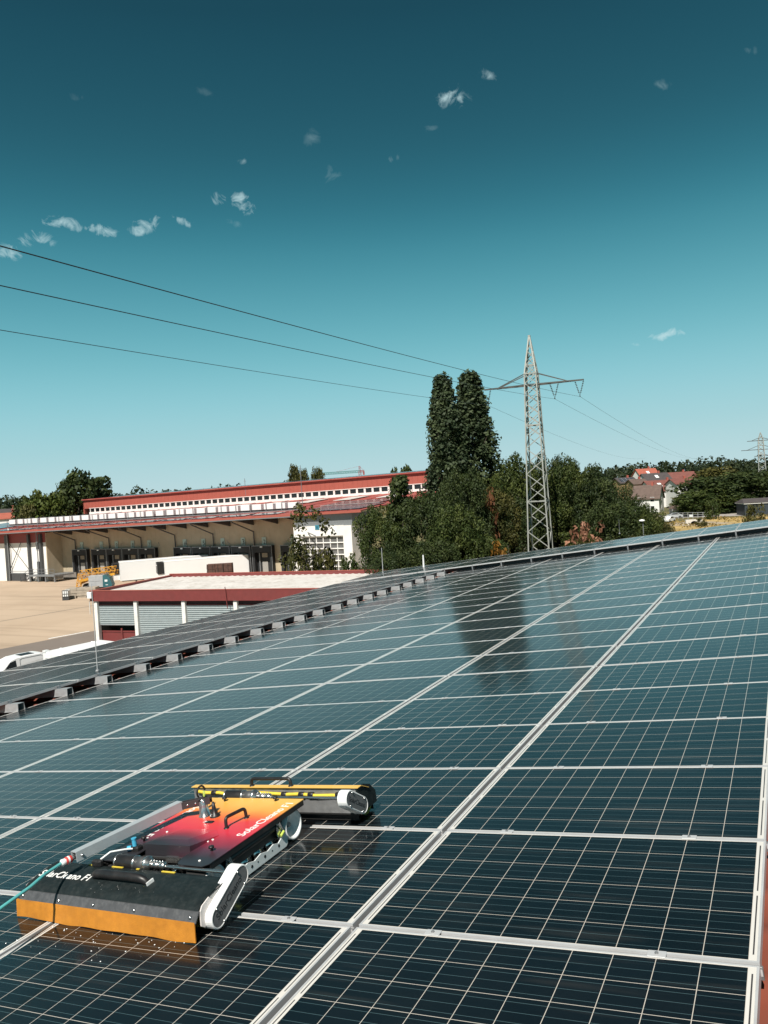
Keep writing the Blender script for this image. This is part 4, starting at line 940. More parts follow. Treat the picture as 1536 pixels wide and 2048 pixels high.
for y_ in (BY - 1.5, BY - .4): b.bar((-12, y_, .9), (-9.7, y_, 2.2), .05); b.bar((-12, y_, .1), (-9.7, y_, 1.2), .09); b.bar((-12, y_, 0), (-12, y_, .9), .05); b.bar((-10.9, y_, .6), (-10.9, y_, 1.6), .05)
b.build('steel_stair', M_dgrey, wh)
b = MB(); b.bx(-16.3, -12.4, BY - .3, BY - .05, 0, 1.3); b.build('ramp_plinth', M_dgrey, wh)
b = MB(); b.bx(-16.5, -10.6, BY - .36, BY - .3, 1.35, 1.45); b.bx(-16.5, -10.6, BY - .36, BY - .3, 1.75, 1.85); b.build('bumper_rail', M_mgrey, wh)
# right white block with the tall glazing
RY = -4.75
b = MB(); b.bx(49, 50.3, RY, .2, 0, 8.1); b.bx(57.2, 58.6, RY, .2, 0, 8.1); b.bx(50.3, 57.2, RY, .2, 6.75, 8.15); b.bx(50.3, 57.2, RY + .5, .2, 0, 6.75); b.build('white_block', M_wwall, wh)
b = MB(); b.bx(49.0, 58.6, RY + .3, .2, 8.1, 9.75); b.build('shaded_wall_top', M_mgrey, wh)  # upper wall coloured grey to stand for the shade strip below the eave
b = MB(); b.bx(50.3, 57.2, RY + .36, RY + .44, .8, 6.75); gl_ = b.build('tall_glazing', mat('grey reflecting glazing', (.12, .12, .12), .15, 0, .3, .5), wh)
b = MB()
for k in range(7): s_ = 50.3 + k * 1.15; b.bx(s_ - .05, s_ + .05, RY + .24, RY + .36, .8, 6.75)
for k in range(8): z_ = .9 + k * .82; b.bx(50.3, 57.2, RY + .20, RY + .35, z_ - .07, z_ + .07)
b.build('glazing_bars', M_wwall, gl_)
b = MB(); b.bx(50.3, 57.2, RY + .1, RY + .3, 0, .9); b.build('brick_base', M_redw, wh)
s_, z_ = F(649, 1053, 3); b = MB(); b.bx(s_ - .35, s_ + .35, RY - .06, RY, z_ - .32, z_ + .32); sg = b.build('blue_sign', mat('petrol blue sign', (.05, .22, .30), .5, 0, .05), wh)
b = MB(); b.bx(s_ - .14, s_ + .14, RY - .07, RY - .06, z_ - .18, z_ + .18); b.build('sign_panel', mat('mid blue panel', (.02, .11, .17), .5), sg)
b = MB(); b.bar((51.5, RY - .1, 6.9 + .4), (53.8, RY - 1.6, 6.9), .12); b.build('lamp_arm', M_mgrey, wh)
# masts on the roof
for nm, x_, y1_, y0_, off_ in (('roof_mast', 607, 930, 1040, -6), ('roof_mast', 491, 957, 985, -25), ('roof_vent', 17, 1057, 1061, 4)):
    sA, zA = F(x_, y0_, off_); sB, zB = F(x_, y1_, off_)
    b = MB(); b.tube([(sA, -off_, zA - .6), (sA, -off_, zB)], .05 if nm == 'roof_mast' else .16, 6)
    if nm == 'roof_mast': b.bar((sA - .3, -off_, zB - .5), (sA + .3, -off_, zB - .5), .05)
    b.build(nm, M_mgrey if nm == 'roof_mast' else M_white, wh)
# row of white cooling units on a steel rack
rack = empty('cooler_rack', WF @ T(0, 2, 0), 'long galvanised steel rack on the warehouse roof carrying white cooling units', 'rack')
b = MB(); b.bar((-24, -.6, 10.0 + lift(-22) * .55), (46, -.6, 9.95 + lift(46) * .55), .12, .16); b.bar((-24, .6, 9.95 + lift(-22) * .55), (46, .6, 9.95 + lift(46) * .55), .12, .16)
for k in range(24):
    s_ = -23.5 + k * 3; zz = 9.95 + lift(s_) * .55; b.bar((s_, -.6, rz(s_, 1) - .1), (s_, -.6, zz), .1); b.bar((s_, .6, rz(s_, 2) - .1), (s_, .6, zz), .1); b.bar((s_, -.62, zz), (s_, -.62, zz + 1.25), .07); b.bar((s_, -.62, zz + 1.25), (s_, .9, zz + 1.35), .06)
b.build('rack_frame', M_mgrey, rack)
cu = MB(); cu.rbox(-.88, .88, -.42, .42, .24, 1.12, .03); cuM = cu.mesh('unit_casing', M_trail)
cf = MB(); cf.bx(-1.02, 1.02, -.44, -.425, .22, .28); cf.bx(-.9, .9, -.35, .35, .02, .24); cfM = cf.mesh('unit_feet', M_dgrey)
for k in range(30):
    s_ = -22.3 + k * 2.30; zz = 10.02 + lift(s_) * .55
    P = empty('cooling_unit', WF @ T(s_, 2, zz), f'white box cooling unit on the roof rack, {ORD[k + 1] if k < 23 else ORD[30 - k]} from the {"left" if k < 23 else "right"} end', 'cooling unit', 'white cooling units on the warehouse roof')
    link('unit_casing', cuM, P); link('unit_feet', cfM, P)

# ================================================================== GARAGE ROW WITH RED FASCIA
SA = at(183, 1182, 71.5); SE = (at(550, 1180, 64.6) - SA); SE.z = 0; SE.normalize()
SF = frame((SA.x, SA.y, G), SE)
gar = empty('garage_row', SF, 'low garage row with a red fascia, white pillars and grey roller shutters', 'garage')
SL = 30.0; SD = 11.7; ZT = 5.03
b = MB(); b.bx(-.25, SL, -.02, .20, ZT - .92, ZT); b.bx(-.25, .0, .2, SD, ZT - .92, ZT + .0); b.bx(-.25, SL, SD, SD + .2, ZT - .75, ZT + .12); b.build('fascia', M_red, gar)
b = MB(); b.bx(-.28, SL, -.05, .23, ZT, ZT + .04); b.bx(-.28, .03, .23, SD - .03, ZT, ZT + .04); b.bx(-.28, SL, SD - .03, SD + .23, ZT + .12, ZT + .16); b.build('fascia_cap', M_redw, gar)
b = MB(); rows = []
xs_ = np.arange(.02, SL, .11)
for y_ in (.22, 4, 8, SD - .02): rows.append([(x_, y_, ZT - .30 + y_ * .010 + .045 * (1 if (i % 6) in (0, 1) else 0)) for i, x_ in enumerate(xs_)])
b.sheet(rows, False); b.build('corrugated_roof', M_wroof, gar)
px_ = []
for x_ in (183, 265, 361, 465, 575):
    d = ray(x_, 1210); n_ = np.array((-SE.y, SE.x, 0)); s_ = ((np.array(SA) - CAM) @ n_) / (d @ n_); q = Vector(CAM + d * s_); px_.append((q - SA).dot(SE))
px_[0] = .05; pw = .36
for k, p_ in enumerate(px_):
    b = MB(); b.rbox(p_, p_ + pw, .1, .5, 0, ZT - .92, .02); b.build('pillar', mat('white painted pillar', (.80, .78, .74), .8, 0, .05, 3, dirt=(.5, .45, .38), dirt_amt=.4, dirt_scale=2.5), gar)
bays = list(zip(px_[:-1], px_[1:])) + [(px_[-1], px_[-1] + 4.6), (px_[-1] + 4.6, px_[-1] + 9.2)]
for k, (p0, p1) in enumerate(bays):
    x0, x1 = p0 + pw, p1
    zb = (1.95, 1.15, 1.95, 1.6, 1.3, 1.3)[k]; zt = ZT - 1.32
    b = MB(); n_ = int((zt - zb) / .165)
    rows = []
    for i in range(n_ + 1):
        z_ = zt - i * .165
        rows += [[(x0, .46, z_), (x1, .46, z_)], [(x0, .44, z_ - .045), (x1, .44, z_ - .045)], [(x0, .375, z_ - .075), (x1, .375, z_ - .075)], [(x0, .375, z_ - .135), (x1, .375, z_ - .135)]]
    b.sheet(rows, False); sh = b.build('roller_shutter', M_shut, gar)
    b = MB(); b.bx(x0, x1, .36, .44, zb - .06, zb + .02); b.build('shutter_foot', M_mgrey, sh)
    b = MB(); b.bx(x0, x1, .40, .46, zt, ZT - .92); b.build('lintel', mat('shade-darkened red recess', (.055, .022, .022), .7), gar); b = MB(); b.bx(x0, x1, .33, .395, zt - .02, zt + .06); b.build('lintel_trim', M_red, gar)  # recess red is darkened to carry the shade under the fascia
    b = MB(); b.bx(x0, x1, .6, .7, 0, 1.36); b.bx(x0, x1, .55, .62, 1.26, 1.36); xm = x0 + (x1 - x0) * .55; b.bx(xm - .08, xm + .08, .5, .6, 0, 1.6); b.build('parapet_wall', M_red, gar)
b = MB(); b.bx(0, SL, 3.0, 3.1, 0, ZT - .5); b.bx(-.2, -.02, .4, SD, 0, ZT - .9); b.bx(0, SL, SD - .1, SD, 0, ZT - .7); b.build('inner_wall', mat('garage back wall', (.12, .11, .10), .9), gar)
b = MB(); b.rbox(-.32, .18, -.30, -.06, ZT - .62, ZT - .06, .03); b.build('lamp_box', M_wplast, gar)
b = MB(); b.bar((-.3, -.02, ZT - .9), (-.3, -.02, ZT - 2.1), .04); b.build('cable_drop', M_wplast, gar)
q = (at(458, 1188, 66.5) - SA).dot(SE); b = MB(); b.bar((q, -.12, ZT - 1.55), (q - .12, -.12, ZT + .25), .05); b.build('red_rod', M_red, gar)

# ================================================================== TRAILERS, VEHICLES, YARD GOODS
def trailer(pc, az, label):
    e = Vector((math.cos(az), math.sin(az), 0))
    P = empty('semi_trailer', frame((pc.x, pc.y, G + .03), e), label, 'trailer', 'white refrigerated trailers in the yard')
    L_ = 16.6
    b = MB(); b.rbox(0, L_, 0, 2.55, 1.15, 3.98, .05); body = b.build('cargo_body', M_trail, P)
    b = MB(); b.bx(-.02, L_ + .02, -.02, .0, 1.1, 1.22); b.bx(0, L_, -.015, .0, 3.86, 3.92); b.bx(-.02, .04, -.02, .1, 1.2, 3.95); b.bx(L_ - .06, L_ + .02, -.02, .1, 1.2, 3.95); b.build('body_trim', M_wplast, body)
    b = MB(); b.rbox(-1.0, -.001, .15, 2.3, 2.2, 3.85, .08); rf = b.build('cooling_unit', M_black, P); b = MB(); b.bx(-1.02, -1.0, .7, 1.85, 3.35, 3.45); b.build('unit_badge', M_trail, rf); b = MB(); b.bx(-.9, -.002, .3, 1.1, 1.25, 2.14); b.build('unit_tank', M_trail, rf)
    b = MB(); b.bx(.3, L_ - .2, .4, 2.15, .95, 1.15); b.build('chassis_beam', M_dgrey, P)
    for x_ in (2.4,):
        b = MB(); b.bar((x_, .35, .02), (x_, .35, 1.0), .14); b.bar((x_, 2.2, .02), (x_, 2.2, 1.0), .14); b.build('landing_leg', M_mgrey, P)
    for x_ in (9.2, 10.5, 11.8):
        b = MB()
        for y_ in (.0, 2.2): b.lathe([(0, .0), (.26, .0), (.28, .03), (.48, .0), (.50, .06), (.50, .30), (0, .33)], (x_, y_ + .01, .51), 'y', 20)
        b.build('wheel', M_rub, P)
    b = MB(); b.bx(3.5, 8.2, .02, .06, .5, 1.05); b.build('side_guard', M_wplast, P)
    return P
trailer(Vector((-88.9, 86.4, 0)), math.radians(48), 'white refrigerated semi-trailer behind the other one, nearest the yellow lattice crane')
trailer(Vector((-80.0, 86.4, 0)), math.radians(48), 'white refrigerated semi-trailer in front, with the brown stack before its side')

pS = gnd(404, 106); pE = gnd(455, 106)
P = empty('pallet_stack', frame(pS, pE - pS), 'brown stack of wooden slats standing in front of the white trailer side', 'stack')
b = MB(); wS = (pE - pS).length; zt = zpx(430, 1128, 106)
for k in range(3):
    for j in range(int(zt / .13)):
        b.bx(k * wS / 3 + .03 + rng.uniform(-.02, .02), (k + 1) * wS / 3 - .03, rng.uniform(-.04, .04), 1.2, j * .13, j * .13 + .105)
b.build('slats', mat('brown weathered wood', (.11, .058, .045), .9, 0, .3, 2), P)
b = MB(); 
for k in range(5): b.bx(.1 + k * wS / 5, .18 + k * wS / 5, -.07, -.045, .1, zt - .1)
b.build('straps', mat('dark strap', (.05, .03, .025), .8), P)

def lattice(b, p, q, w, n, r=.07):
    p, q = Vector(p), Vector(q); d = (q - p).normalized(); u = Vector((0, 0, 1)) if abs(d.z) < .8 else Vector((1, 0, 0)); a = d.cross(u).normalized(); c = a.cross(d)
    cs = [(-1, -1), (1, -1), (1, 1), (-1, 1)]
    for i, j in cs: b.bar(p + a * i * w / 2 + c * j * w / 2, q + a * i * w / 2 + c * j * w / 2, r)
    for k in range(n):
        t0, t1 = p + (q - p) * (k / n), p + (q - p) * ((k + 1) / n)
        for m_ in range(4):
            i0, i1 = cs[m_], cs[(m_ + 1) % 4]
            if k % 2: i0, i1 = i1, i0
            b.bar(t0 + a * i0[0] * w / 2 + c * i0[1] * w / 2, t1 + a * i1[0] * w / 2 + c * i1[1] * w / 2, r * .7)
M_cry = mat('amber crane paint', (.62, .30, .03), .5, 0, .12, 1.5, dirt=(.3, .14, .03), dirt_amt=.4, dirt_scale=1)
Dc = 116; c0 = gnd(142, Dc); c1 = gnd(221, Dc)
P = empty('folded_crane', frame(c0, c1 - c0), 'amber lattice boom of a folded crane beside the white trailers', 'crane')
LW = (c1 - c0).length; zc = lambda y: zpx(190, y, Dc)
b = MB(); lattice(b, (.1, 0, .1), (.75, 0, zc(1146)), .55, 7); lattice(b, (.75, 0, zc(1144)), (LW + .1, .3, zc(1139)), .62, 16); lattice(b, (.8, .9, zc(1156)), (LW + .1, 1.1, zc(1147)), .5, 14); b.bar((.6, -.2, zc(1160)), (LW, -.1, zc(1150)), .28, .34); b.bar((.5, .4, zc(1166)), (2.2, .2, zc(1158)), .3)
b.build('boom', M_cry, P)
b = MB(); b.lathe([(0, -.25), (.5, -.25), (.5, .25), (0, .25)], (1.3, .5, 1.0), 'y', 16); b.bar((1.2, -.5, .4), (2.6, -.2, 1.7), .35, .5); b.bx(1.2, LW - .2, -.3, 1.6, .35, .75); b.build('winch_base', M_dgrey, P)
b = MB(); b.bx(2.6, LW, -.9, 1.2, .3, .6)
for x_ in (3.2, 4.6): b.lathe([(0, -.2), (.45, -.2), (.45, .2), (0, .2)], (x_, -.9, .45), 'y', 16)
b.build('carriage', mat('rusty carriage', (.14, .05, .03), .8), P)
for k in range(4):
    x_ = 2.3 + (k % 2) * 1.05; z_ = zc(1180) * 0 + 1.0 + (k // 2) * .86
    b = MB(); b.rbox(x_, x_ + 1.08, -1.3, -.25, z_, z_ + .82, .03); b.build('ballast_block', mat('grey concrete block', (.36, .37, .38), .8, 0, .08, 2), P)
pg = [(4.4, .95), (5.6, .85), (5.75, 1.3), (5.4, 2.35), (4.9, 2.75), (4.45, 2.7)]
b = MB(); b.prism(pg, lambda p, a: (p[0], a, p[1]), -1.5, -.3); cab = b.build('teal_housing', mat('petrol green housing', (.03, .11, .13), .45, 0, .06, 2), P)
b = MB(); b.bx(4.7, 5.1, -1.515, -1.50, 1.75, 2.05); b.bx(4.8, 5.15, -1.515, -1.50, 1.25, 1.33); b.build('housing_emblem', M_wplast, cab)
pS = gnd(123, 110.5); pE = gnd(181, 110.5)
P = empty('slab_stack', frame(pS, pE - pS), 'low stack of pale concrete slabs lying in the yard before the amber crane', 'stack'); wS = (pE - pS).length
for j in range(4):
    for k in range(3):
        b = MB(); b.rbox(k * wS / 3 + rng.uniform(.0, .12) - .1 * j, (k + 1) * wS / 3 - rng.uniform(.02, .2), rng.uniform(-.15, .1), 1.6, j * .37, j * .37 + .33, .03); b.build('slab', mat('weathered slab concrete', (.36, .31, .25), .9, 0, .12, 1.2, dirt=(.2, .17, .13), dirt_amt=.5, dirt_scale=1.5), P)
pS = gnd(113, 109); P = empty('water_tank', frame(pS, pE - gnd(123, 110.5)), 'small white caged liquid tank at the left end of the slab stack', 'tank')
b = MB(); b.rbox(.0, .8, 0, .9, .55, 1.4, .08); b.build('tank_body', M_wplast, P); b = MB()
for x_ in (-.02, .26, .54, .8): b.bar((x_, -.03, .0), (x_, -.03, 1.4), .05)
for z_ in (.1, .5, .9, 1.4): b.bar((-.02, -.03, z_), (.82, -.03, z_), .05)
b.bx(0, .8, 0, .9, .05, .5); b.build('tank_cage', M_dgrey, P)

# small white van, seen at the edge of the picture
Rl = Vector((RC[0][0], RC[0][1], 0)); Fw = Vector((RC[2][0], RC[2][1], 0)).normalized()
vd = (Rl * -.64 + Fw * -.77).normalized()
vc = gnd(66, 60.2)
van = empty('white_van', frame((vc.x, vc.y, G + .03), vd), 'small white delivery van parked at the lower left edge of the yard', 'van')
side = [(.0, .35), (.0, 1.0), (.08, 1.55), (.22, 1.80), (.5, 1.86), (1.6, 1.88), (2.5, 1.84), (2.9, 1.70), (3.5, 1.12), (4.2, .98), (4.42, .72), (4.45, .38), (4.2, .30), (.2, .30)]
b = MB(); nP = len(side); vs = []
for (y_, ins, zf) in ((-.90, .0, 1), (-.83, .0, 1), (.83, .0, 1), (.90, .0, 1)):
    for (x_, z_) in side:
        k_ = max(0, (z_ - 1.0) / .88); yy = y_ * (1 - .10 * k_) if abs(y_) > .85 else y_ * (1 - .10 * k_)
        vs.append((x_, yy, z_ if abs(y_) < .85 else .3 + (z_ - .3) * .985))
fs = [tuple(range(nP)), tuple(reversed(range(3 * nP, 4 * nP)))]
for r in range(3): fs += [(r * nP + i, r * nP + (i + 1) % nP, (r + 1) * nP + (i + 1) % nP, (r + 1) * nP + i) for i in range(nP)]
b.add(vs, fs); body = b.build('van_body', mat('white car paint', (.80, .80, .80), .25, 0, .02), van)
vy = lambda z: .9 * (1 - .10 * max(0, (z - 1.0) / .88)) + .008
for sg in (-1, 1):
    b = MB(); pts = [(2.45, 1.08), (3.42, 1.08), (2.92, 1.60), (2.5, 1.70)]
    b.add([(x, sg * vy(z), z) for x, z in pts] + [(x, sg * (vy(z) - .03), z) for x, z in pts], [(0, 1, 2, 3), (7, 6, 5, 4), (0, 4, 5, 1), (1, 5, 6, 2), (2, 6, 7, 3), (3, 7, 4, 0)]); b.build('side_window', M_glassd, body)
    b = MB(); pts = [(.45, 1.0), (2.2, 1.0), (2.2, 1.68), (2.05, 1.75), (.6, 1.75), (.45, 1.6)]
    for i in range(6):
        a_, c_ = pts[i], pts[(i + 1) % 6]; b.bar((a_[0], sg * vy(a_[1]), a_[1]), (c_[0], sg * vy(c_[1]), c_[1]), .022, .012)
    b.build('panel_seam', M_mgrey, body)
    for x_ in (.85, 3.55):
        b = MB(); s_ = sg; b.lathe([(0, 0), (.17, 0), (.19, -.02 * s_), (.30, 0), (.31, -.06 * s_), (.31, -.2 * s_), (0, -.2 * s_)], (x_, sg * .91, .31), 'y', 20); b.build('wheel', M_rub, van)
b = MB(); b.rbox(.9, 1.9, -.45, .45, 1.875, 1.895, .01); b.build('roof_hatch', M_black, body)
b = MB(); b.bar((.02, -.6, 1.15), (.14, -.55, 1.62), .02, .5); b.build('rear_window', M_glassd, body)
tc_ = gnd(84, 52.6); td = (Rl * .60 + Fw * .80).normalized()
trk = empty('box_truck', frame((tc_.x, tc_.y, G + .03), td), 'long white box truck roof showing behind the left raised panels', 'truck')
b = MB(); b.rbox(0, 4.4, -1.15, 1.15, .95, 3.0, .06); bb_ = b.build('box_body', M_trail, trk); b = MB(); b.bx(-.03, 0, -1.1, 1.1, 1.0, 2.9); b.bx(-.06, -.03, -.02, .02, 1.0, 2.9); b.bx(-.06, -.03, .3, .8, 2.6, 2.7); b.build('rear_doors', M_wplast, bb_)
b = MB(); b.bx(-.05, .25, .75, 1.1, 2.98, 3.1); b.build('marker_box', M_wplast, bb_)
for x_ in (1.2, 3.6): b = MB(); b.bx(x_, x_ + .1, -1.1, 1.1, 2.99, 3.03); b.build('roof_rib', M_wplast, bb_)
b = MB(); b.rbox(4.5, 6.2, -1.05, 1.05, .5, 2.1, .15); b.build('cab', M_trail, trk); b = MB(); b.bx(5.8, 6.22, -.9, .9, 1.4, 1.9); b.build('windscreen', M_glassd, trk)
for x_ in (1.2, 5.3):
    for y_ in (-1.0, 1.0):
        b = MB(); b.lathe([(0, -.13), (.40, -.13), (.40, .13), (0, .13)], (x_, y_, .40), 'y', 18); b.build('wheel', M_rub, trk)

# ================================================================== TREES
def leaf_mat(name, c0, c1, tr=.25):
    M = bpy.data.materials.new(name); M.use_nodes = True; t = M.node_tree; L = t.links; bs = t.nodes['Principled BSDF']
    at_ = t.nodes.new('ShaderNodeAttribute'); at_.attribute_name = 'tone'
    mx = t.nodes.new('ShaderNodeMix'); mx.data_type = 'RGBA'; L.new(at_.outputs['Fac'], mx.inputs['Factor']); mx.inputs['A'].default_value = (*c0, 1); mx.inputs['B'].default_value = (*c1, 1)
    L.new(mx.outputs['Result'], bs.inputs['Base Color']); bs.inputs['Roughness'].default_value = .6; bs.inputs['Specular IOR Level'].default_value = .25
    tl = t.nodes.new('ShaderNodeBsdfTranslucent'); L.new(mx.outputs['Result'], tl.inputs['Color']); ms = t.nodes.new('ShaderNodeMixShader'); ms.inputs[0].default_value = tr
    L.new(bs.outputs[0], ms.inputs[1]); L.new(tl.outputs[0], ms.inputs[2]); L.new(ms.outputs[0], t.nodes['Material Output'].inputs[0]); return M
LM = {'dark': leaf_mat('dark green leaves', (.022, .038, .012), (.066, .086, .024)), 'mid': leaf_mat('mid green leaves', (.030, .050, .012), (.088, .108, .026)),
      'olive': leaf_mat('olive leaves', (.040, .046, .012), (.115, .105, .028)), 'poplar': leaf_mat('poplar leaves', (.028, .046, .022), (.085, .112, .050)),
      'light': leaf_mat('light green leaves', (.040, .066, .012), (.115, .135, .028)), 'pink': leaf_mat('withered pink brown leaves', (.20, .09, .055), (.42, .22, .14)),
      'amber': leaf_mat('amber leaves', (.16, .075, .012), (.32, .16, .025)), 'far': leaf_mat('far forest leaves', (.020, .034, .016), (.048, .062, .026)), 'russet': leaf_mat('russet leaves', (.09, .035, .015), (.16, .07, .03))}
def leaf_cloud(name, centers, size, tone, mat_, up=.35, outw=None):
    n = len(centers); c = np.asarray(centers)
    nrm = rng.normal(size=(n, 3)) * (1.0 if outw is None else .55); nrm[:, 2] += up * 2 * (1 if outw is None else .5)
    if outw is not None: nrm += outw
    nrm /= np.linalg.norm(nrm, axis=1)[:, None]
    t = rng.normal(size=(n, 3)); t -= nrm * (t * nrm).sum(1)[:, None]; t /= np.linalg.norm(t, axis=1)[:, None]
    bb = np.cross(nrm, t); s = size * rng.uniform(.6, 1.35, (n, 1)); w = s * rng.uniform(.5, .8, (n, 1))
    v = np.stack([c - t * s, c - bb * w + nrm * s * .12, c + t * s, c + bb * w + nrm * s * .12], 1).reshape(-1, 3)
    me = bpy.data.meshes.new(name); me.vertices.add(4 * n); me.vertices.foreach_set('co', v.ravel().astype(np.float32))
    me.loops.add(4 * n); me.loops.foreach_set('vertex_index', np.arange(4 * n, dtype=np.int32)); me.polygons.add(n); me.polygons.foreach_set('loop_start', np.arange(0, 4 * n, 4, dtype=np.int32))
    me.update(calc_edges=True)
    a = me.attributes.new('tone', 'FLOAT', 'FACE'); a.data.foreach_set('value', np.clip(tone, 0, 1).astype(np.float32))
    me.materials.append(mat_); return me
def crown_points(kind, n_cl, per, rc):
    """unit crown: radius 1 across, height 0..1; returns points and tones"""
    P_, Tn, On = [], [], []
    for k in range(n_cl):
        if kind == 'poplar':
            h = rng.random() ** .8; prof_ = (min(1, (h + .03) * 5) ** .5) * (1 - max(0, h - .46) / .57) ** .60 * (1 + .16 * math.sin(h * 19 + 2.1 * (k % 5)))
            a = rng.uniform(0, 2 * PI); r = prof_ * math.sqrt(rng.uniform(.12, 1)); c = (r * math.cos(a), r * math.sin(a), h); sc = (rc * .78, rc * .78, rc * .15)
        elif kind == 'cone':
            h = rng.random() ** 1.25; r = (1 - h) ** .75 * math.sqrt(rng.uniform(.3, 1)) + .03; a = rng.uniform(0, 2 * PI); c = (r * math.cos(a), r * math.sin(a), h); sc = (rc, rc, rc * .10)
        else:
            a = rng.uniform(0, 2 * PI); h = rng.random() ** .9; hh = abs(2 * max(h, .18) - 1)
            pr = (1 - hh ** 2.8) ** .5 * (1 + .16 * math.sin(3 * a + 9 * h) + .10 * math.sin(7 * a - 5 * h))
            r = pr * math.sqrt(rng.uniform(.18, 1)); c = (r * math.cos(a), r * math.sin(a), .04 + .90 * h * (1 + .07 * math.sin(2 * a + 1))); sc = (rc, rc, rc * .40)
        tn = rng.random() ** 1.4 * .85
        m_ = max(4, int(per * rng.uniform(.6, 1.4)))
        q = rng.normal(size=(m_, 3)); q /= np.linalg.norm(q, axis=1)[:, None]; q *= rng.uniform(.3, 1, (m_, 1)) ** .5
        P_.append(np.array(c) + q * np.array(sc)); Tn.append(tn + rng.uniform(-.12, .25, m_)); On.append(q)
    return np.concatenate(P_), np.concatenate(Tn), np.concatenate(On)
def make_tree(kind, lk, R_, H_, z0, n_cl, per, rc, leaf, trunk_r, limbs=6, seed=0):
    p, tn, ow = crown_points(kind, n_cl, per, rc); p = p * np.array((R_, R_, H_ - z0)) + np.array((0, 0, z0))
    cm_ = leaf_cloud(kind + '_crown', p, leaf, tn, LM[lk], outw=ow * 1.1)
    b = MB(); top = z0 + (H_ - z0) * (.86 if kind != 'round' else .62)
    b.tube([(0, 0, -.3), (.04 * R_, .02 * R_, z0), (-.03 * R_, .05 * R_, (z0 + top) / 2), (0, 0, top)], [trunk_r * 1.25, trunk_r, trunk_r * .7, trunk_r * .15], 9)
    for k in range(limbs):
        a = 2 * PI * k / limbs + rng.uniform(-.4, .4); h = z0 + (top - z0) * rng.uniform(.0, .6); ln = R_ * rng.uniform(.5, .9)
        rise = ln * (.9 if kind == 'round' else (2.2 if kind == 'poplar' else .15))
        b.tube([(0, 0, h), (ln * .45 * math.cos(a), ln * .45 * math.sin(a), h + rise * .5), (ln * math.cos(a), ln * math.sin(a), h + rise)], [trunk_r * .5, trunk_r * .3, trunk_r * .08], 6)
    return cm_, b.mesh('trunk', M_bark)
def place_tree(protos, pos, sc, label, cat='tree', group=None, name='leafy_tree', rot=None):
    P = empty(name, T(*pos) @ RZ(rng.uniform(0, 6.28) if rot is None else rot) @ Matrix.Diagonal((sc[0], sc[0], sc[1], 1)), label, cat, group)
    link('crown', protos[0], P); link('trunk', protos[1], P); return P
# two tall poplars
pop = [make_tree('poplar', 'poplar', 2.6, 26, 2.0, 460, 52, .34, .22, .32, 10) for _ in range(2)]
for k, (x, w, yt, D, lab) in enumerate(((891, 78, 757, 101, 'left one of the two tall poplars, a dense dark green column'), (945, 90, 756, 103, 'right one of the two tall poplars, next to the lattice pylon'))):
    H_ = zpx(x, yt, D); P0 = gnd(x + 6, D); place_tree(pop[k], P0, (w * D / 1592 / 2 / 2.6 * 1.12, H_ / 26), lab, group='pair of tall poplars', name='poplar_tree')
rd = {}
for lk in ('dark', 'mid', 'olive', 'light'):
    rd[lk] = [make_tree('round', lk, 4.5, 12, .8, 170, 120, .21, .14, .28, 7) for _ in range(2)]
cone = make_tree('cone', 'dark', 3.0, 14, 1.0, 120, 46, .34, .24, .22, 9)
thin = make_tree('round', 'olive', 2.4, 11, 2.6, 34, 30, .26, .20, .12, 9)
near = [  # x, top y, width px, D, kind, label
    (752, 1016, 84, 80, 'mid', 'broad dark bush-like tree right in front of the tall glazed white wall'),
    (800, 950, 84, 85, 'cone', 'pointed conifer-like tree in front of the red clerestory end'),
    (852, 982, 110, 80, 'dark', 'dark round tree below the red gable end, left of the poplars'),
    (905, 1010, 110, 77, 'mid', 'green tree in front of the foot of the left poplar'),
    (925, 935, 90, 88, 'dark', 'dark tree covering the lower trunk of the poplars'),
    (985, 975, 90, 92, 'olive', 'brownish olive tree between the poplars and the pylon'),
    (1020, 915, 100, 98, 'mid', 'tall rounded tree just left of the pylon body'),
    (1035, 1000, 110, 93, 'dark', 'dark tree at the left foot of the pylon'),
    (1100, 908, 96, 99, 'dark', 'dark tree top rising directly right of the pylon'),
    (1105, 1000, 110, 95, 'mid', 'green tree at the right foot of the pylon'),
    (1150, 920, 90, 96, 'mid', 'second tree crown right of the pylon'),
    (1190, 932, 92, 93, 'dark', 'large dark tree left of the village houses'),
    (1215, 1000, 120, 88, 'dark', 'dark spreading tree above the raised panel strip, left of the lamp'),
    (1256, 972, 64, 97, 'dark', 'dark tree touching the brown village roofs at its right'),
    (1280, 1012, 76, 94, 'mid', 'green tree right of the small white street lamp'),
    (1312, 1035, 50, 96, 'olive', 'small olive tree before the gabled brown house'),
    (950, 1060, 100, 80, 'mid', 'low green tree at the panels\' far edge below the poplars'),
    (770, 1085, 90, 74, 'dark', 'dark low tree right behind the leaning lightning rod'),
    (860, 1080, 100, 74, 'dark', 'dark low tree right behind the short white post'),
    (1165, 1065, 70, 84, 'olive', 'low olive bush beside the withered pink bush'),
    (1240, 1070, 60, 86, 'olive', 'low sunlit bush along the far panel edge left of the stubble field'),
]
for i, (x, yt, w, D, kd, lab) in enumerate(near):
    pr_, R0, H0 = (cone, 3.0, 14) if kd == 'cone' else (rd[kd][i % 2], 4.5, 12)
    H_ = zpx(x, yt, D) / 1.02; place_tree(pr_, gnd(x, D), (w * 1.15 * D / 1592 / 2 / R0, H_ / H0), lab, group='trees behind the panel roof')
H_ = zpx(607, 1008, 84); place_tree(thin, gnd(607, 84), (1.0, H_ / 11), 'thin half bare tree in front of the dock number one', group='trees behind the panel roof', name='thin_tree')
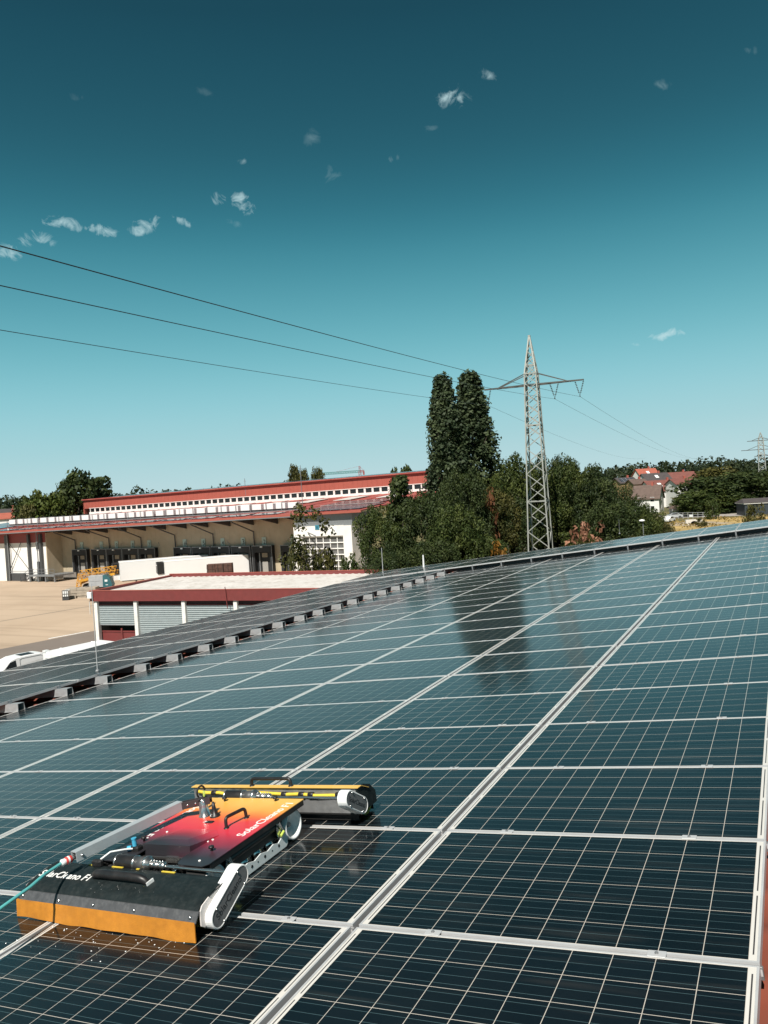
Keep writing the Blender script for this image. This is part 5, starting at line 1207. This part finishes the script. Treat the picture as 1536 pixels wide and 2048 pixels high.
bush = make_tree('round', 'olive', 1.6, 3.2, .1, 40, 30, .4, .17, .08, 5); bushm = make_tree('round', 'mid', 1.6, 3.2, .1, 40, 30, .4, .17, .08, 5)
for x, yt, w, D, lab, pr_ in ((585, 1100, 46, 90, 'olive bush at the foot of the dock number one', bush), (636, 1100, 56, 86, 'small round bush left of the tall glazing foot', bush), (690, 1112, 34, 84, 'small green bush at the right foot of the tall glazing', bushm),
                              (1506, 1010, 34, 150, 'rounded bush in the stubble field in front of the dark shed', bush), (1421, 999, 26, 205, 'blue green bush at the road edge before the tall trees', bushm), (1398, 1036, 20, 180, 'small scrub beside the stone culvert', bush)):
    H_ = max(1.2, zpx(x, yt, D)); place_tree(pr_, gnd(x, D), (w * D / 1592 / 2 / 1.6, H_ / 3.2), lab, 'bush', 'bushes', 'leafy_bush')
pk = make_tree('round', 'pink', 1.5, 5, .6, 22, 22, .24, .17, .07, 8); am = make_tree('round', 'amber', 1.3, 4, .4, 26, 26, .36, .16, .06, 6); ru = make_tree('round', 'russet', 1.6, 5, .6, 26, 26, .36, .18, .07, 6)
place_tree(pk, gnd(1166, 78), (1.15, zpx(1165, 1043, 78) / 5), 'withered pink brown bush behind the far panel strip', 'bush', None, 'withered_bush')
place_tree(am, gnd(988, 74), (.7, zpx(985, 1085, 74) / 4), 'amber leaved shrub behind the far panel strip, left of the pylon', 'bush', None, 'amber_bush')
place_tree(ru, gnd(975, 90), (.8, zpx(975, 975, 90) / 5), 'russet leaved tree just right of the poplars', 'tree', None, 'russet_tree')
dead = make_tree('round', 'olive', 1.6, 9, 3.0, 10, 12, .2, .16, .09, 9)
place_tree(dead, gnd(768, 81), (1.0, zpx(768, 990, 81) / 9), 'thin dry treetop above the solar roof of the white block', 'tree', None, 'thin_tree')
farT = {k: make_tree('round', k, 5.5, 14, 1.0, 130, 34, .26, .40, .3, 4) for k in ('dark', 'mid', 'light', 'olive')}
cofar = make_tree('cone', 'dark', 4.2, 16, 1.0, 110, 34, .38, .38, .3, 4)
for i, (x, yt, w, D, kd, lab) in enumerate((
    (158, 944, 72, 185, 'dark', 'large dark round tree behind the left end of the clerestory'), (203, 946, 66, 190, 'cone', 'dark spreading conifer right behind the red clerestory corner'), (85, 984, 62, 176, 'light', 'light green tree behind the warehouse roof at the left'),
    (118, 985, 56, 180, 'mid', 'green tree between the light tree and the large dark tree'), (52, 996, 44, 178, 'mid', 'leftmost green tree behind the red tiled house'), (60, 1012, 40, 172, 'olive', 'olive tree beside the red tiled house roof'),
    (590, 936, 34, 178, 'olive', 'feathery tree top over the clerestory, left of the mast'), (612, 944, 26, 180, 'olive', 'feathery tree top over the clerestory, at the mast'), (635, 940, 28, 182, 'olive', 'feathery tree top over the clerestory, right of the mast'),
    (815, 936, 56, 170, 'dark', 'dark tree top over the right end of the clerestory'), (790, 940, 30, 168, 'mid', 'small tree top over the clerestory near the conifer'),
    (1405, 955, 84, 236, 'dark', 'dark tree right of the white gabled house'), (1385, 985, 60, 226, 'mid', 'green tree in front of the white gabled house wall'), (1440, 936, 80, 262, 'olive', 'tall olive tree with pale stems left of the far pylon'),
    (1478, 945, 80, 250, 'dark', 'dark tree left of the far pylon foot'), (1420, 975, 70, 232, 'mid', 'green tree above the blue green bush'), (1515, 940, 70, 262, 'dark', 'dark tree behind the far pylon'), (1545, 950, 70, 255, 'mid', 'tree at the right edge behind the far pylon'), (1462, 985, 60, 238, 'dark', 'dark low tree above the shed roof'), (1365, 990, 40, 245, 'olive', 'hedge like tree in front of the white house'))):
    pr_, R0, H0 = (cofar, 4.2, 16) if kd == 'cone' else (farT[kd], 5.5, 14)
    place_tree(pr_, gnd(x, D), (w * 1.32 * D / 1592 / 2 / R0, zpx(x, yt, D) / H0 / 1.02), lab, group='distant trees')
# the wood along the horizon: one mass
P_, Tn = [], []
for row, (D0, dz) in enumerate(((400, -3.5), (430, -1.0), (465, 0.5), (500, 2.0))):
    for x in np.arange(-420, 1980, 15):
        D = D0 + rng.uniform(-14, 14); xx = x + rng.uniform(-7, 7)
        tp = np.interp(xx, [-400, 0, 60, 130, 300, 420, 700, 1100, 1200, 1300, 1450, 1540, 1900], [992, 989, 992, 985, 978, 974, 966, 950, 931, 922, 917, 917, 905]) + rng.normal() * 4 + (3 - row) * 3.5
        H_ = max(8, zpx(xx, tp, D)); p0 = gnd(xx, D); w = 4.2 * rng.uniform(.8, 1.35); tn0 = rng.uniform(0, .7)
        m_ = 130; d = rng.normal(size=(m_, 3)); d /= np.linalg.norm(d, axis=1)[:, None]; d *= rng.uniform(.5, 1, (m_, 1)) ** .5
        zc_ = H_ * .62; c = np.array(p0) + np.array((0, 0, zc_)) + d * np.array((w, w, H_ * .38)); P_.append(c); Tn.append(tn0 + rng.uniform(-.1, .3, m_))
fo = link('forest', leaf_cloud('forest', np.concatenate(P_), .9, np.concatenate(Tn), LM['far'])); tag(fo, 'dark wood along the whole horizon behind the warehouse and the village', 'forest', kind='stuff')
# undergrowth below the tree group
P_ = []
for k in range(5200):
    x = rng.uniform(690, 1345); D = rng.uniform(87, 102) if 1010 < x < 1130 else rng.uniform(74, 100); P_.append(np.array(gnd(x, D)) + np.array((0, 0, rng.random() ** 1.5 * 2.6)))
ug = link('undergrowth', leaf_cloud('undergrowth', np.array(P_), .34, rng.random(len(P_)), LM['olive'])); tag(ug, 'undergrowth and weeds at the foot of the trees beyond the roof', 'undergrowth', kind='stuff')
P_ = []
for k in range(5000):
    x = rng.uniform(1300, 1640); D = rng.uniform(128, 216); P_.append(np.array(gnd(x, D)) + np.array((0, 0, rng.random() ** 2 * .5)))
P_ = [p for p in P_ if rng.random() < .5 + .5 * math.sin(p[0] * .35 + p[1] * .2)]
wg = link('field_weeds', leaf_cloud('field_weeds', np.array(P_), .32, rng.random(len(P_)), leaf_mat('straw and weeds', (.14, .11, .03), (.36, .25, .09)))); tag(wg, 'dry weeds and straw scattered over the yellow stubble field', 'weeds', kind='stuff')

# ================================================================== PYLONS AND LINES
def pylon(name, pos, az, H_, wb, wt, arms, label, bar, hip):
    """square lattice tower; arms: (height, half length left, right, tie height)"""
    e = Vector((math.cos(az), math.sin(az), 0)); P = empty(name, frame(pos, e), label, 'pylon', 'lattice pylons')
    W_ = lambda z: wb + (wt - wb) * z / hip if z < hip else max(.12, wt + (.12 - wt) * (z - hip) / (H_ - hip))
    b = MB(); cs = [(-1, -1), (1, -1), (1, 1), (-1, 1)]
    for i, j in cs:
        for z0, z1 in ((0, hip), (hip, H_)): b.bar((i * W_(z0) / 2, j * W_(z0) / 2, z0), (i * W_(z1) / 2, j * W_(z1) / 2, z1), bar)
    b.bx(-.12, .12, -.12, .12, H_ - .1, H_ + .25); b.build('tower_legs', M_galv, P)
    b = MB(); z = 0; k = 0
    while z < H_ - 1.2:
        dz = max(.75, W_(z) * .78); z1 = min(z + dz, H_ - .6)
        for m_ in range(4):
            i0, i1 = cs[m_], cs[(m_ + 1) % 4]
            if (k + (m_ // 2 if False else m_)) % 2: i0, i1 = i1, i0
            b.bar((i0[0] * W_(z) / 2, i0[1] * W_(z) / 2, z), (i1[0] * W_(z1) / 2, i1[1] * W_(z1) / 2, z1), bar * .62)
            if z > hip * .70 and z < hip: b.bar((i1[0] * W_(z) / 2, i1[1] * W_(z) / 2, z), (i0[0] * W_(z1) / 2, i0[1] * W_(z1) / 2, z1), bar * .5)
        if k % 6 == 5:
            for m_ in range(4):
                i0, i1 = cs[m_], cs[(m_ + 1) % 4]; b.bar((i0[0] * W_(z1) / 2, i0[1] * W_(z1) / 2, z1), (i1[0] * W_(z1) / 2, i1[1] * W_(z1) / 2, z1), bar * .8)
        z = z1; k += 1
    b.build('lattice_braces', M_galv, P)
    for (za, la, ra, tie) in arms:
        b = MB(); w = W_(za) / 2
        for j in (-1, 1):
            b.bar((-la, j * .12, za), (0, j * w, za), bar * .9); b.bar((ra, j * .12, za), (0, j * w, za), bar * .9)
            b.bar((-la * .72, j * .15, za), (-w, j * w * .8, tie), bar * .7); b.bar((ra * .72, j * .15, za), (w, j * w * .8, tie), bar * .6)
        n_ = 9
        for k in range(-n_, n_):
            t0, t1 = k / n_, (k + 1) / n_; x0, x1 = t0 * (ra if t0 >= 0 and k >= 0 else la), t1 * (ra if k >= 0 else la); ww = lambda t: (w + (.12 - w) * abs(t))
            s_ = 1 if k % 2 else -1; b.bar((x0, s_ * ww(t0), za), (x1, -s_ * ww(t1), za), bar * .5)
        b.bar((-la, -.15, za), (-la, .15, za), bar); b.bar((ra, -.15, za), (ra, .15, za), bar); b.build('cross_arm', mat('dark weathered arm steel', (.10, .105, .10), .55, .3, .1, 1), P)
        for j in (-1, 1): b = MB(); b.bar((-w, j * w, tie), (w, j * w, tie), bar); b.build('tie_collar', M_galv, P)
    return P
PT = gnd(1074, 85); aaz = math.atan2(*((Vector(( Rl.x, Rl.y, 0)) * .93 + Fw * -.37).normalized().yx))
ae = Vector((math.cos(aaz), math.sin(aaz), 0)); ld = Vector((-ae.y, ae.x, 0))          # along the line, away from us
ZA = zpx(1056, 771, 85); ztie = zpx(1056, 749, 85); ztop = zpx(1053, 677, 85)
py = pylon('lattice_pylon', PT, aaz, ztop, 2.45, 1.22, [(ZA, 5.1, 5.35, ztie)], 'tall grey lattice pylon standing before the trees right of the poplars', .13, ztie)
spots = []
for (xt, al_, two) in ((-4.95, .45, False), (2.35, .45, True), (4.95, .45, True)):
    b = MB(); zb = ZA - 1.62
    def string(p, q):
        p, q = Vector(p), Vector(q); b.bar(p, q, .035)
        for k in range(7): c = p + (q - p) * (k + 1) / 9; b.lathe([(0, .05), (.085, .03), (.085, -.02), (0, -.04)], c, 'z', 8)
    if two: string((xt - .45, 0, ZA - .05), (xt, 0, zb)); string((xt + .45, 0, ZA - .05), (xt, 0, zb))
    else: string((xt + .45, 0, ZA - .05), (xt + .1, 0, zb)); xt += .1
    b.bar((xt, -.2, zb - .06), (xt, .2, zb - .06), .09); b.build('insulator_string', M_insul, py)
    w_ = PT + ae * xt + Vector((0, 0, zb - .1)); spots.append(w_)
names = ['lowest of the three overhead cables, ending at the left arm of the pylon', 'middle one of the three overhead cables over the warehouse', 'uppermost of the three overhead cables over the warehouse']
samples = [((0, 660), (840, 792.7)), ((0, 571), (840, 749.5)), ((0, 492), (840, 718))]
right = [(1276, 917.6), (1386.8, 917), (1398, 917.6)]
def on_line(w_, x, y, dirv):
    """where the view through (x,y) meets the upright plane of the line; returns distance along it and height"""
    n_ = np.array((-dirv.y, dirv.x, 0)); d = ray(x, y); s = ((np.array(w_) - CAM) @ n_) / (d @ n_); q = Vector(CAM + d * s); return (q - w_).dot(dirv), q.z - w_.z
for k, w_ in enumerate(spots):
    (t1, z1), (t2, z2) = on_line(w_, *samples[k][0], ld), on_line(w_, *samples[k][1], ld)
    A = np.array([[t1, t1 * t1], [t2, t2 * t2]]); ca, cb_ = np.linalg.solve(A, np.array([z1, z2]))
    pts = []
    for t_ in np.linspace(t1 * 1.12, 0, 40): pts.append(w_ + ld * t_ + Vector((0, 0, ca * t_ + cb_ * t_ * t_)))
    # beyond the pylon the line falls away to the far valley
    xr, yr = right[k]; D_ = 330; q = at(xr, yr, D_); dv = Vector((q.x - w_.x, q.y - w_.y, 0)); Lh = dv.length; dv.normalize(); dz = q.z - w_.z; sag = Lh * .012
    for t_ in np.linspace(0, 1.25, 30)[1:]: pts.append(w_ + dv * (Lh * t_) + Vector((0, 0, dz * t_ - 4 * sag * t_ * (1 - t_) * .5)))
    b = MB(); b.tube(pts, .013, 5); tag(b.build('power_cable', M_wire), names[k], 'cable', 'overhead power cables')
P2 = gnd(1524, 262); zf = lambda y: zpx(1521, y, 262)
pylon('lattice_pylon', P2, aaz, zf(866), 2.9, 1.5, [(zf(881), 4.0, 4.0, zf(876)), (zf(899), 5.9, 5.9, zf(891)), (zf(912), 2.0, 3.2, zf(909))], 'smaller distant lattice pylon with three arms at the right edge', .2, zf(880))
# street lamp
P = empty('street_lamp', T(*gnd(1281, 88)), 'thin street lamp with a white head in front of the dark trees', 'street lamp'); zl = zpx(1277, 1043, 88)
b = MB(); b.tube([(0, 0, 0), (0, 0, zl - .3), (.0, 0, zl)], [.07, .045, .04], 8); b.build('pole', M_mgrey, P)
b = MB(); b.lathe([(.0, .22), (.30, .14), (.34, .02), (.2, -.05), (0, -.06)], (-.1, 0, zl), 'z', 14); b.build('lamp_head', M_white, P)
P = empty('timber_post', T(*gnd(1009, 80)), 'thin dry stem standing behind the panel strip left of the pylon', 'post'); b = MB(); b.tube([(0, 0, 0), (.0, 0, zpx(1009, 1092, 80))], .06, 6); b.build('stem', M_bark, P)

# ================================================================== VILLAGE AND FAR THINGS
def house(name, xc, D, wpx, dep, ye, yr, rot, wall, roofm, label, windows=2, chim=True, gable=True, solar=0, skylights=0):
    """xc: pixel column of the middle, ye / yr: pixel rows of eaves and ridge"""
    p = gnd(xc, D); e = (Rl * math.cos(rot) + Fw * math.sin(rot)).normalized(); P = empty(name, frame(p, e), label, 'house', 'village houses')
    w = wpx * D / 1592; ze, zr = zpx(xc, ye, D), zpx(xc, yr, D); hw, hd = w / 2, dep / 2
    b = MB(); b.add([(-hw, -hd, 0), (hw, -hd, 0), (hw, hd, 0), (-hw, hd, 0), (-hw, -hd, ze), (hw, -hd, ze), (hw, hd, ze), (-hw, hd, ze), (-hw, 0, zr - .1), (hw, 0, zr - .1)],
          [(3, 2, 1, 0), (0, 1, 5, 4), (2, 3, 7, 6), (1, 2, 6, 9, 5), (3, 0, 4, 8, 7)]); b.build('wall', wall, P)
    b = MB(); o = .45; dz = (zr - ze) / hd * o
    for s in (-1, 1):
        b.add([(-hw - o, s * (hd + o), ze - dz), (hw + o, s * (hd + o), ze - dz), (hw + o, 0, zr), (-hw - o, 0, zr), (-hw - o, s * (hd + o), ze - dz + .22), (hw + o, s * (hd + o), ze - dz + .22), (hw + o, 0, zr + .22), (-hw - o, 0, zr + .22)],
              [(0, 1, 2, 3), (7, 6, 5, 4), (0, 4, 5, 1), (1, 5, 6, 2), (3, 2, 6, 7), (0, 3, 7, 4)])
    rf = b.build('roof', roofm, P)
    if chim: b = MB(); b.bx(hw * .3, hw * .3 + .7, -.35, .35, zr - .6, zr + 1.1); b.build('chimney', M_redw, rf)
    sl = (zr - ze) / hd
    for k in range(skylights):
        x = -hw + w * (k + 1) / (skylights + 1); y0, y1 = -hd * .62, -hd * .30; b = MB(); zz = lambda y: zr + sl * y + .30
        b.add([(x - .7, y0, zz(y0)), (x + .7, y0, zz(y0)), (x + .7, y1, zz(y1)), (x - .7, y1, zz(y1)), (x - .7, y0, zz(y0) - .2), (x + .7, y0, zz(y0) - .2), (x + .7, y1, zz(y1) - .2), (x - .7, y1, zz(y1) - .2)], [(0, 1, 2, 3), (7, 6, 5, 4), (0, 4, 5, 1), (1, 5, 6, 2), (2, 6, 7, 3), (3, 7, 4, 0)]); b.build('skylight', M_wplast, rf)
    if solar:
        b = MB(); y0, y1 = -hd * .9, -hd * .15; zz = lambda y: zr + sl * y + .32; x0, x1 = -hw * .8, hw * .8
        b.add([(x0, y0, zz(y0)), (x1, y0, zz(y0)), (x1, y1, zz(y1)), (x0, y1, zz(y1)), (x0, y0, zz(y0) - .1), (x1, y0, zz(y0) - .1), (x1, y1, zz(y1) - .1), (x0, y1, zz(y1) - .1)], [(0, 1, 2, 3), (7, 6, 5, 4), (0, 4, 5, 1), (1, 5, 6, 2), (2, 6, 7, 3), (3, 7, 4, 0)]); b.build('roof_solar_array', M_arr, rf)
    fl = 2 if ze > 4.5 else 1
    for f_ in range(fl):
        for k in range(windows):
            x = -hw + w * (k + .5) / windows; z = 1.0 + f_ * 2.8
            b = MB(); b.bx(x - .65, x + .65, -hd - .06, -hd - .01, z - .05, z + 1.4); o_ = b.build('window', M_wplast, P); b = MB(); b.bx(x - .55, x + .55, -hd - .08, -hd - .06, z + .03, z + 1.3); b.build('pane', M_glassd, o_)
        b = MB(); z = 1.0 + f_ * 2.8; b.bx(hw + .01, hw + .06, -.7, .7, z, z + 1.4); o_ = b.build('window', M_wplast, P); b = MB(); b.bx(hw + .06, hw + .08, -.6, .6, z + .08, z + 1.3); b.build('pane', M_glassd, o_)
    return P
M_rbrown = mat('brown roof tiles', (.11, .075, .062), .8, 0, .15, 1.2, dirt=(.2, .15, .12), dirt_amt=.3, dirt_scale=1)
M_rred = mat('dull red roof tiles', (.17, .062, .05), .8, 0, .15, 1.0); M_rbri = mat('bright red roof tiles', (.34, .095, .062), .8, 0, .12, 1.0); M_rdark = mat('dark grey roof tiles', (.065, .055, .055), .8, 0, .15, 1.0)
M_ywall = mat('yellow render', (.33, .23, .11), .8, 0, .05)
M_hw = mat('white house render', (.74, .73, .71), .85, 0, .04, .8)
house('gabled_house', 1294, 262, 50, 9, 996, 971.5, -.5, M_hw, M_rbrown, 'nearest village house, brown roof and white gable behind the dark trees', 2)
house('white_house', 1360, 292, 40, 10, 968, 958, .05, M_hw, M_rred, 'white two storey house at the right end of the village, partly behind trees', 2, skylights=0)
house('red_roofed_house', 1322, 305, 70, 14, 981, 961, .12, M_hw, M_rred, 'long house under a broad dull red roof with two grey skylights', 3, skylights=2)
house('dark_roofed_house', 1308, 335, 52, 10, 963, 947, .15, M_hw, M_rdark, 'house under a dark roof with one pale skylight, in the middle of the village', 2, skylights=1)
house('bright_roofed_house', 1291, 372, 40, 11, 957, 938, .2, M_hw, M_rbri, 'topmost village house with a bright red roof below the wood', 2, skylights=1)
house('red_roofed_house', 1356, 348, 62, 11, 961, 945, .1, M_hw, M_rred, 'farther dull red roof at the right of the village, below the wood', 2)
house('solar_roofed_house', 1248, 325, 36, 9, 966, 956, .15, M_ywall, M_rdark, 'leftmost village house with solar panels on its dark roof', 2, solar=1)
house('yellow_house', 1272, 312, 30, 8, 968, 959, .15, M_ywall, M_rbrown, 'yellow walled house with a brown roof behind the gabled house', 2)
house('yellow_house', 1432, 275, 26, 8, 968, 957, .3, M_ywall, M_rbrown, 'pale yellow house showing through gaps in the tall trees', 2)
house('red_tiled_house', 14, 222, 64, 9, 1037, 1027, .1, M_hw, M_rbri, 'red tiled house roof at the left edge behind the warehouse', 2)
house('dark_roofed_house', 12, 245, 80, 10, 1030, 1019, .1, M_hw, M_rdark, 'dark house roof at the left edge above the red tiled one', 2)
# dark flat shed
pS = gnd(1486, 212); e_ = (Rl + Fw * -.12).normalized(); P = empty('flat_shed', frame(pS, e_), 'long dark shed with a pale eaves band beside the road at the right edge', 'shed')
zt = zpx(1500, 1006, 212); b = MB(); b.bx(0, 22, 0, 7, 0, zt - .2); b.build('wall', mat('dark blue grey cladding', (.035, .045, .055), .6, 0, .08, .6), P); b = MB(); b.bx(-.3, 22.3, -.3, 7.3, zt - .25, zt); b.build('eaves_band', M_wwall, P)
b = MB(); b.add([(-.4, -.4, zt), (22.4, -.4, zt), (22.4, 7.4, zt), (-.4, 7.4, zt), (.5, 3.5, zt + 1.1), (21.5, 3.5, zt + 1.1)], [(0, 1, 5, 4), (1, 2, 5), (2, 3, 4, 5), (3, 0, 4), (3, 2, 1, 0)]); b.build('roof', M_rdark, P)
b = MB(); b.bx(7, 9.5, -.05, 0, .0, 2.0); b.build('door', M_mgrey, P)
# carport, car, fence and culvert by the road
pS = gnd(1341, 232); P = empty('carport', frame(pS, e_), 'low brown roofed carport beside the fence, in front of the hedge', 'carport'); zt = zpx(1360, 1013, 232)
b = MB(); b.add([(-.5, -.3, zt - .5), (6, -.3, zt - .5), (6, 4, zt - .5), (-.5, 4, zt - .5), (.3, 1.8, zt + .2), (5.4, 1.8, zt + .2)], [(0, 1, 5, 4), (1, 2, 5), (2, 3, 4, 5), (3, 0, 4), (3, 2, 1, 0)]); b.build('roof', M_rbrown, P)
b = MB()
for x_ in (0, 2.8, 5.6):
    for y_ in (0, 3.6): b.bx(x_ - .08, x_ + .08, y_ - .08, y_ + .08, 0, zt - .5)
b.bx(0, 5.6, 3.4, 3.5, 0, zt - .5); b.build('posts', M_wwall, P)
def car(pos, az, m_, label):
    P = empty('parked_car', frame(pos, Vector((math.cos(az), math.sin(az), 0))), label, 'car')
    pr = [(-2.1, .3), (-2.15, .75), (-1.9, .95), (-1.1, 1.0), (-.6, 1.42), (.7, 1.45), (1.5, .98), (2.1, .85), (2.2, .35)]
    b = MB(); b.prism(pr, lambda p, a: (p[0], a, p[1]), -.85, .85); bo = b.build('body', m_, P)
    b = MB(); b.prism([(-.95, 1.0), (-.52, 1.36), (.62, 1.38), (1.2, 1.0)], lambda p, a: (p[0], a, p[1]), -.86, .86); b.build('side_windows', M_glassd, bo)
    for x_ in (-1.35, 1.35):
        b = MB()
        for y_ in (-.8, .8): b.lathe([(0, -.1), (.32, -.1), (.32, .1), (0, .1)], (x_, y_, .32), 'y', 14)
        b.build('wheel', M_rub, P)
car(gnd(1345, 222), aaz + .1, mat('silver car paint', (.55, .57, .60), .25, .3, .02), 'silver car parked by the road fence next to the carport')
car(gnd(1333, 205), aaz + 1.2, mat('white far car paint', (.78, .78, .78), .25, 0, .02), 'white car end showing at the left end of the road')
P0, P1 = gnd(1352, 216), gnd(1412, 210); P = empty('road_fence', frame(P0, P1 - P0), 'pale metal railing fence along the far road', 'fence'); LF = (P1 - P0).length
b = MB()
for x_ in np.linspace(0, LF, 7): b.bar((x_, 0, 0), (x_, 0, 1.7), .09)
b.build('posts', M_alu, P); b = MB()
for z_ in (.5, 1.1, 1.65): b.bar((0, 0, z_), (LF, 0, z_), .07)
b.build('rails', M_alu, P); b = MB(); b.bx(LF * .38, LF * .50, -.06, -.02, .5, 1.15); b.build('white_board', M_wplast, P)
P = empty('stone_culvert', frame(gnd(1368, 190), e_), 'small stone arched culvert in the bank below the road', 'culvert'); b = MB()
arch = [(-.2, 0), (-.2, 1.2), (3.6, 1.2), (3.6, 0), (2.7, 0)] + [(1.7 + .95 * math.cos(a), .85 * math.sin(a)) for a in np.linspace(.15, PI - .15, 9)] + [(.7, 0)]
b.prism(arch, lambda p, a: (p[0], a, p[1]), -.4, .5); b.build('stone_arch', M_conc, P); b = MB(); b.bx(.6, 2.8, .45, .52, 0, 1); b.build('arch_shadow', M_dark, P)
# building-site crane far behind the warehouse
P0 = gnd(722, 520); P = empty('tower_crane', frame(P0, -Rl), 'distant teal tower crane jib above the warehouse clerestory', 'crane'); zj = zpx(690, 944.5, 520); zt = zpx(722, 932, 520); D_ = 520 / 1592
b = MB(); lattice(b, (0, 0, 0), (0, 0, zj + .3), 1.5, 18, .25); lattice(b, (0, 0, zj), (0, 0, zt), .9, 3, .22); b.build('mast', mat('far red mast', (.32, .10, .10), .6), P)
b = MB(); lattice(b, (0, 0, zj), (75 * D_, 0, zj - .2), 1.3, 22, .32); b.build('jib', mat('teal crane paint', (.10, .26, .25), .5), P)
b = MB(); lattice(b, (0, 0, zj), (-9 * D_, 0, zj), 1.1, 3, .3); b.bx(-9.5 * D_, -6 * D_, -.6, .6, zj - 2.4, zj); b.bar((0, 0, zt), (-8 * D_, 0, zj + .4), .14); b.bar((0, 0, zt), (50 * D_, 0, zj + .5), .10); b.build('counter_jib', mat('far red mast', (.32, .10, .10), .6), P)
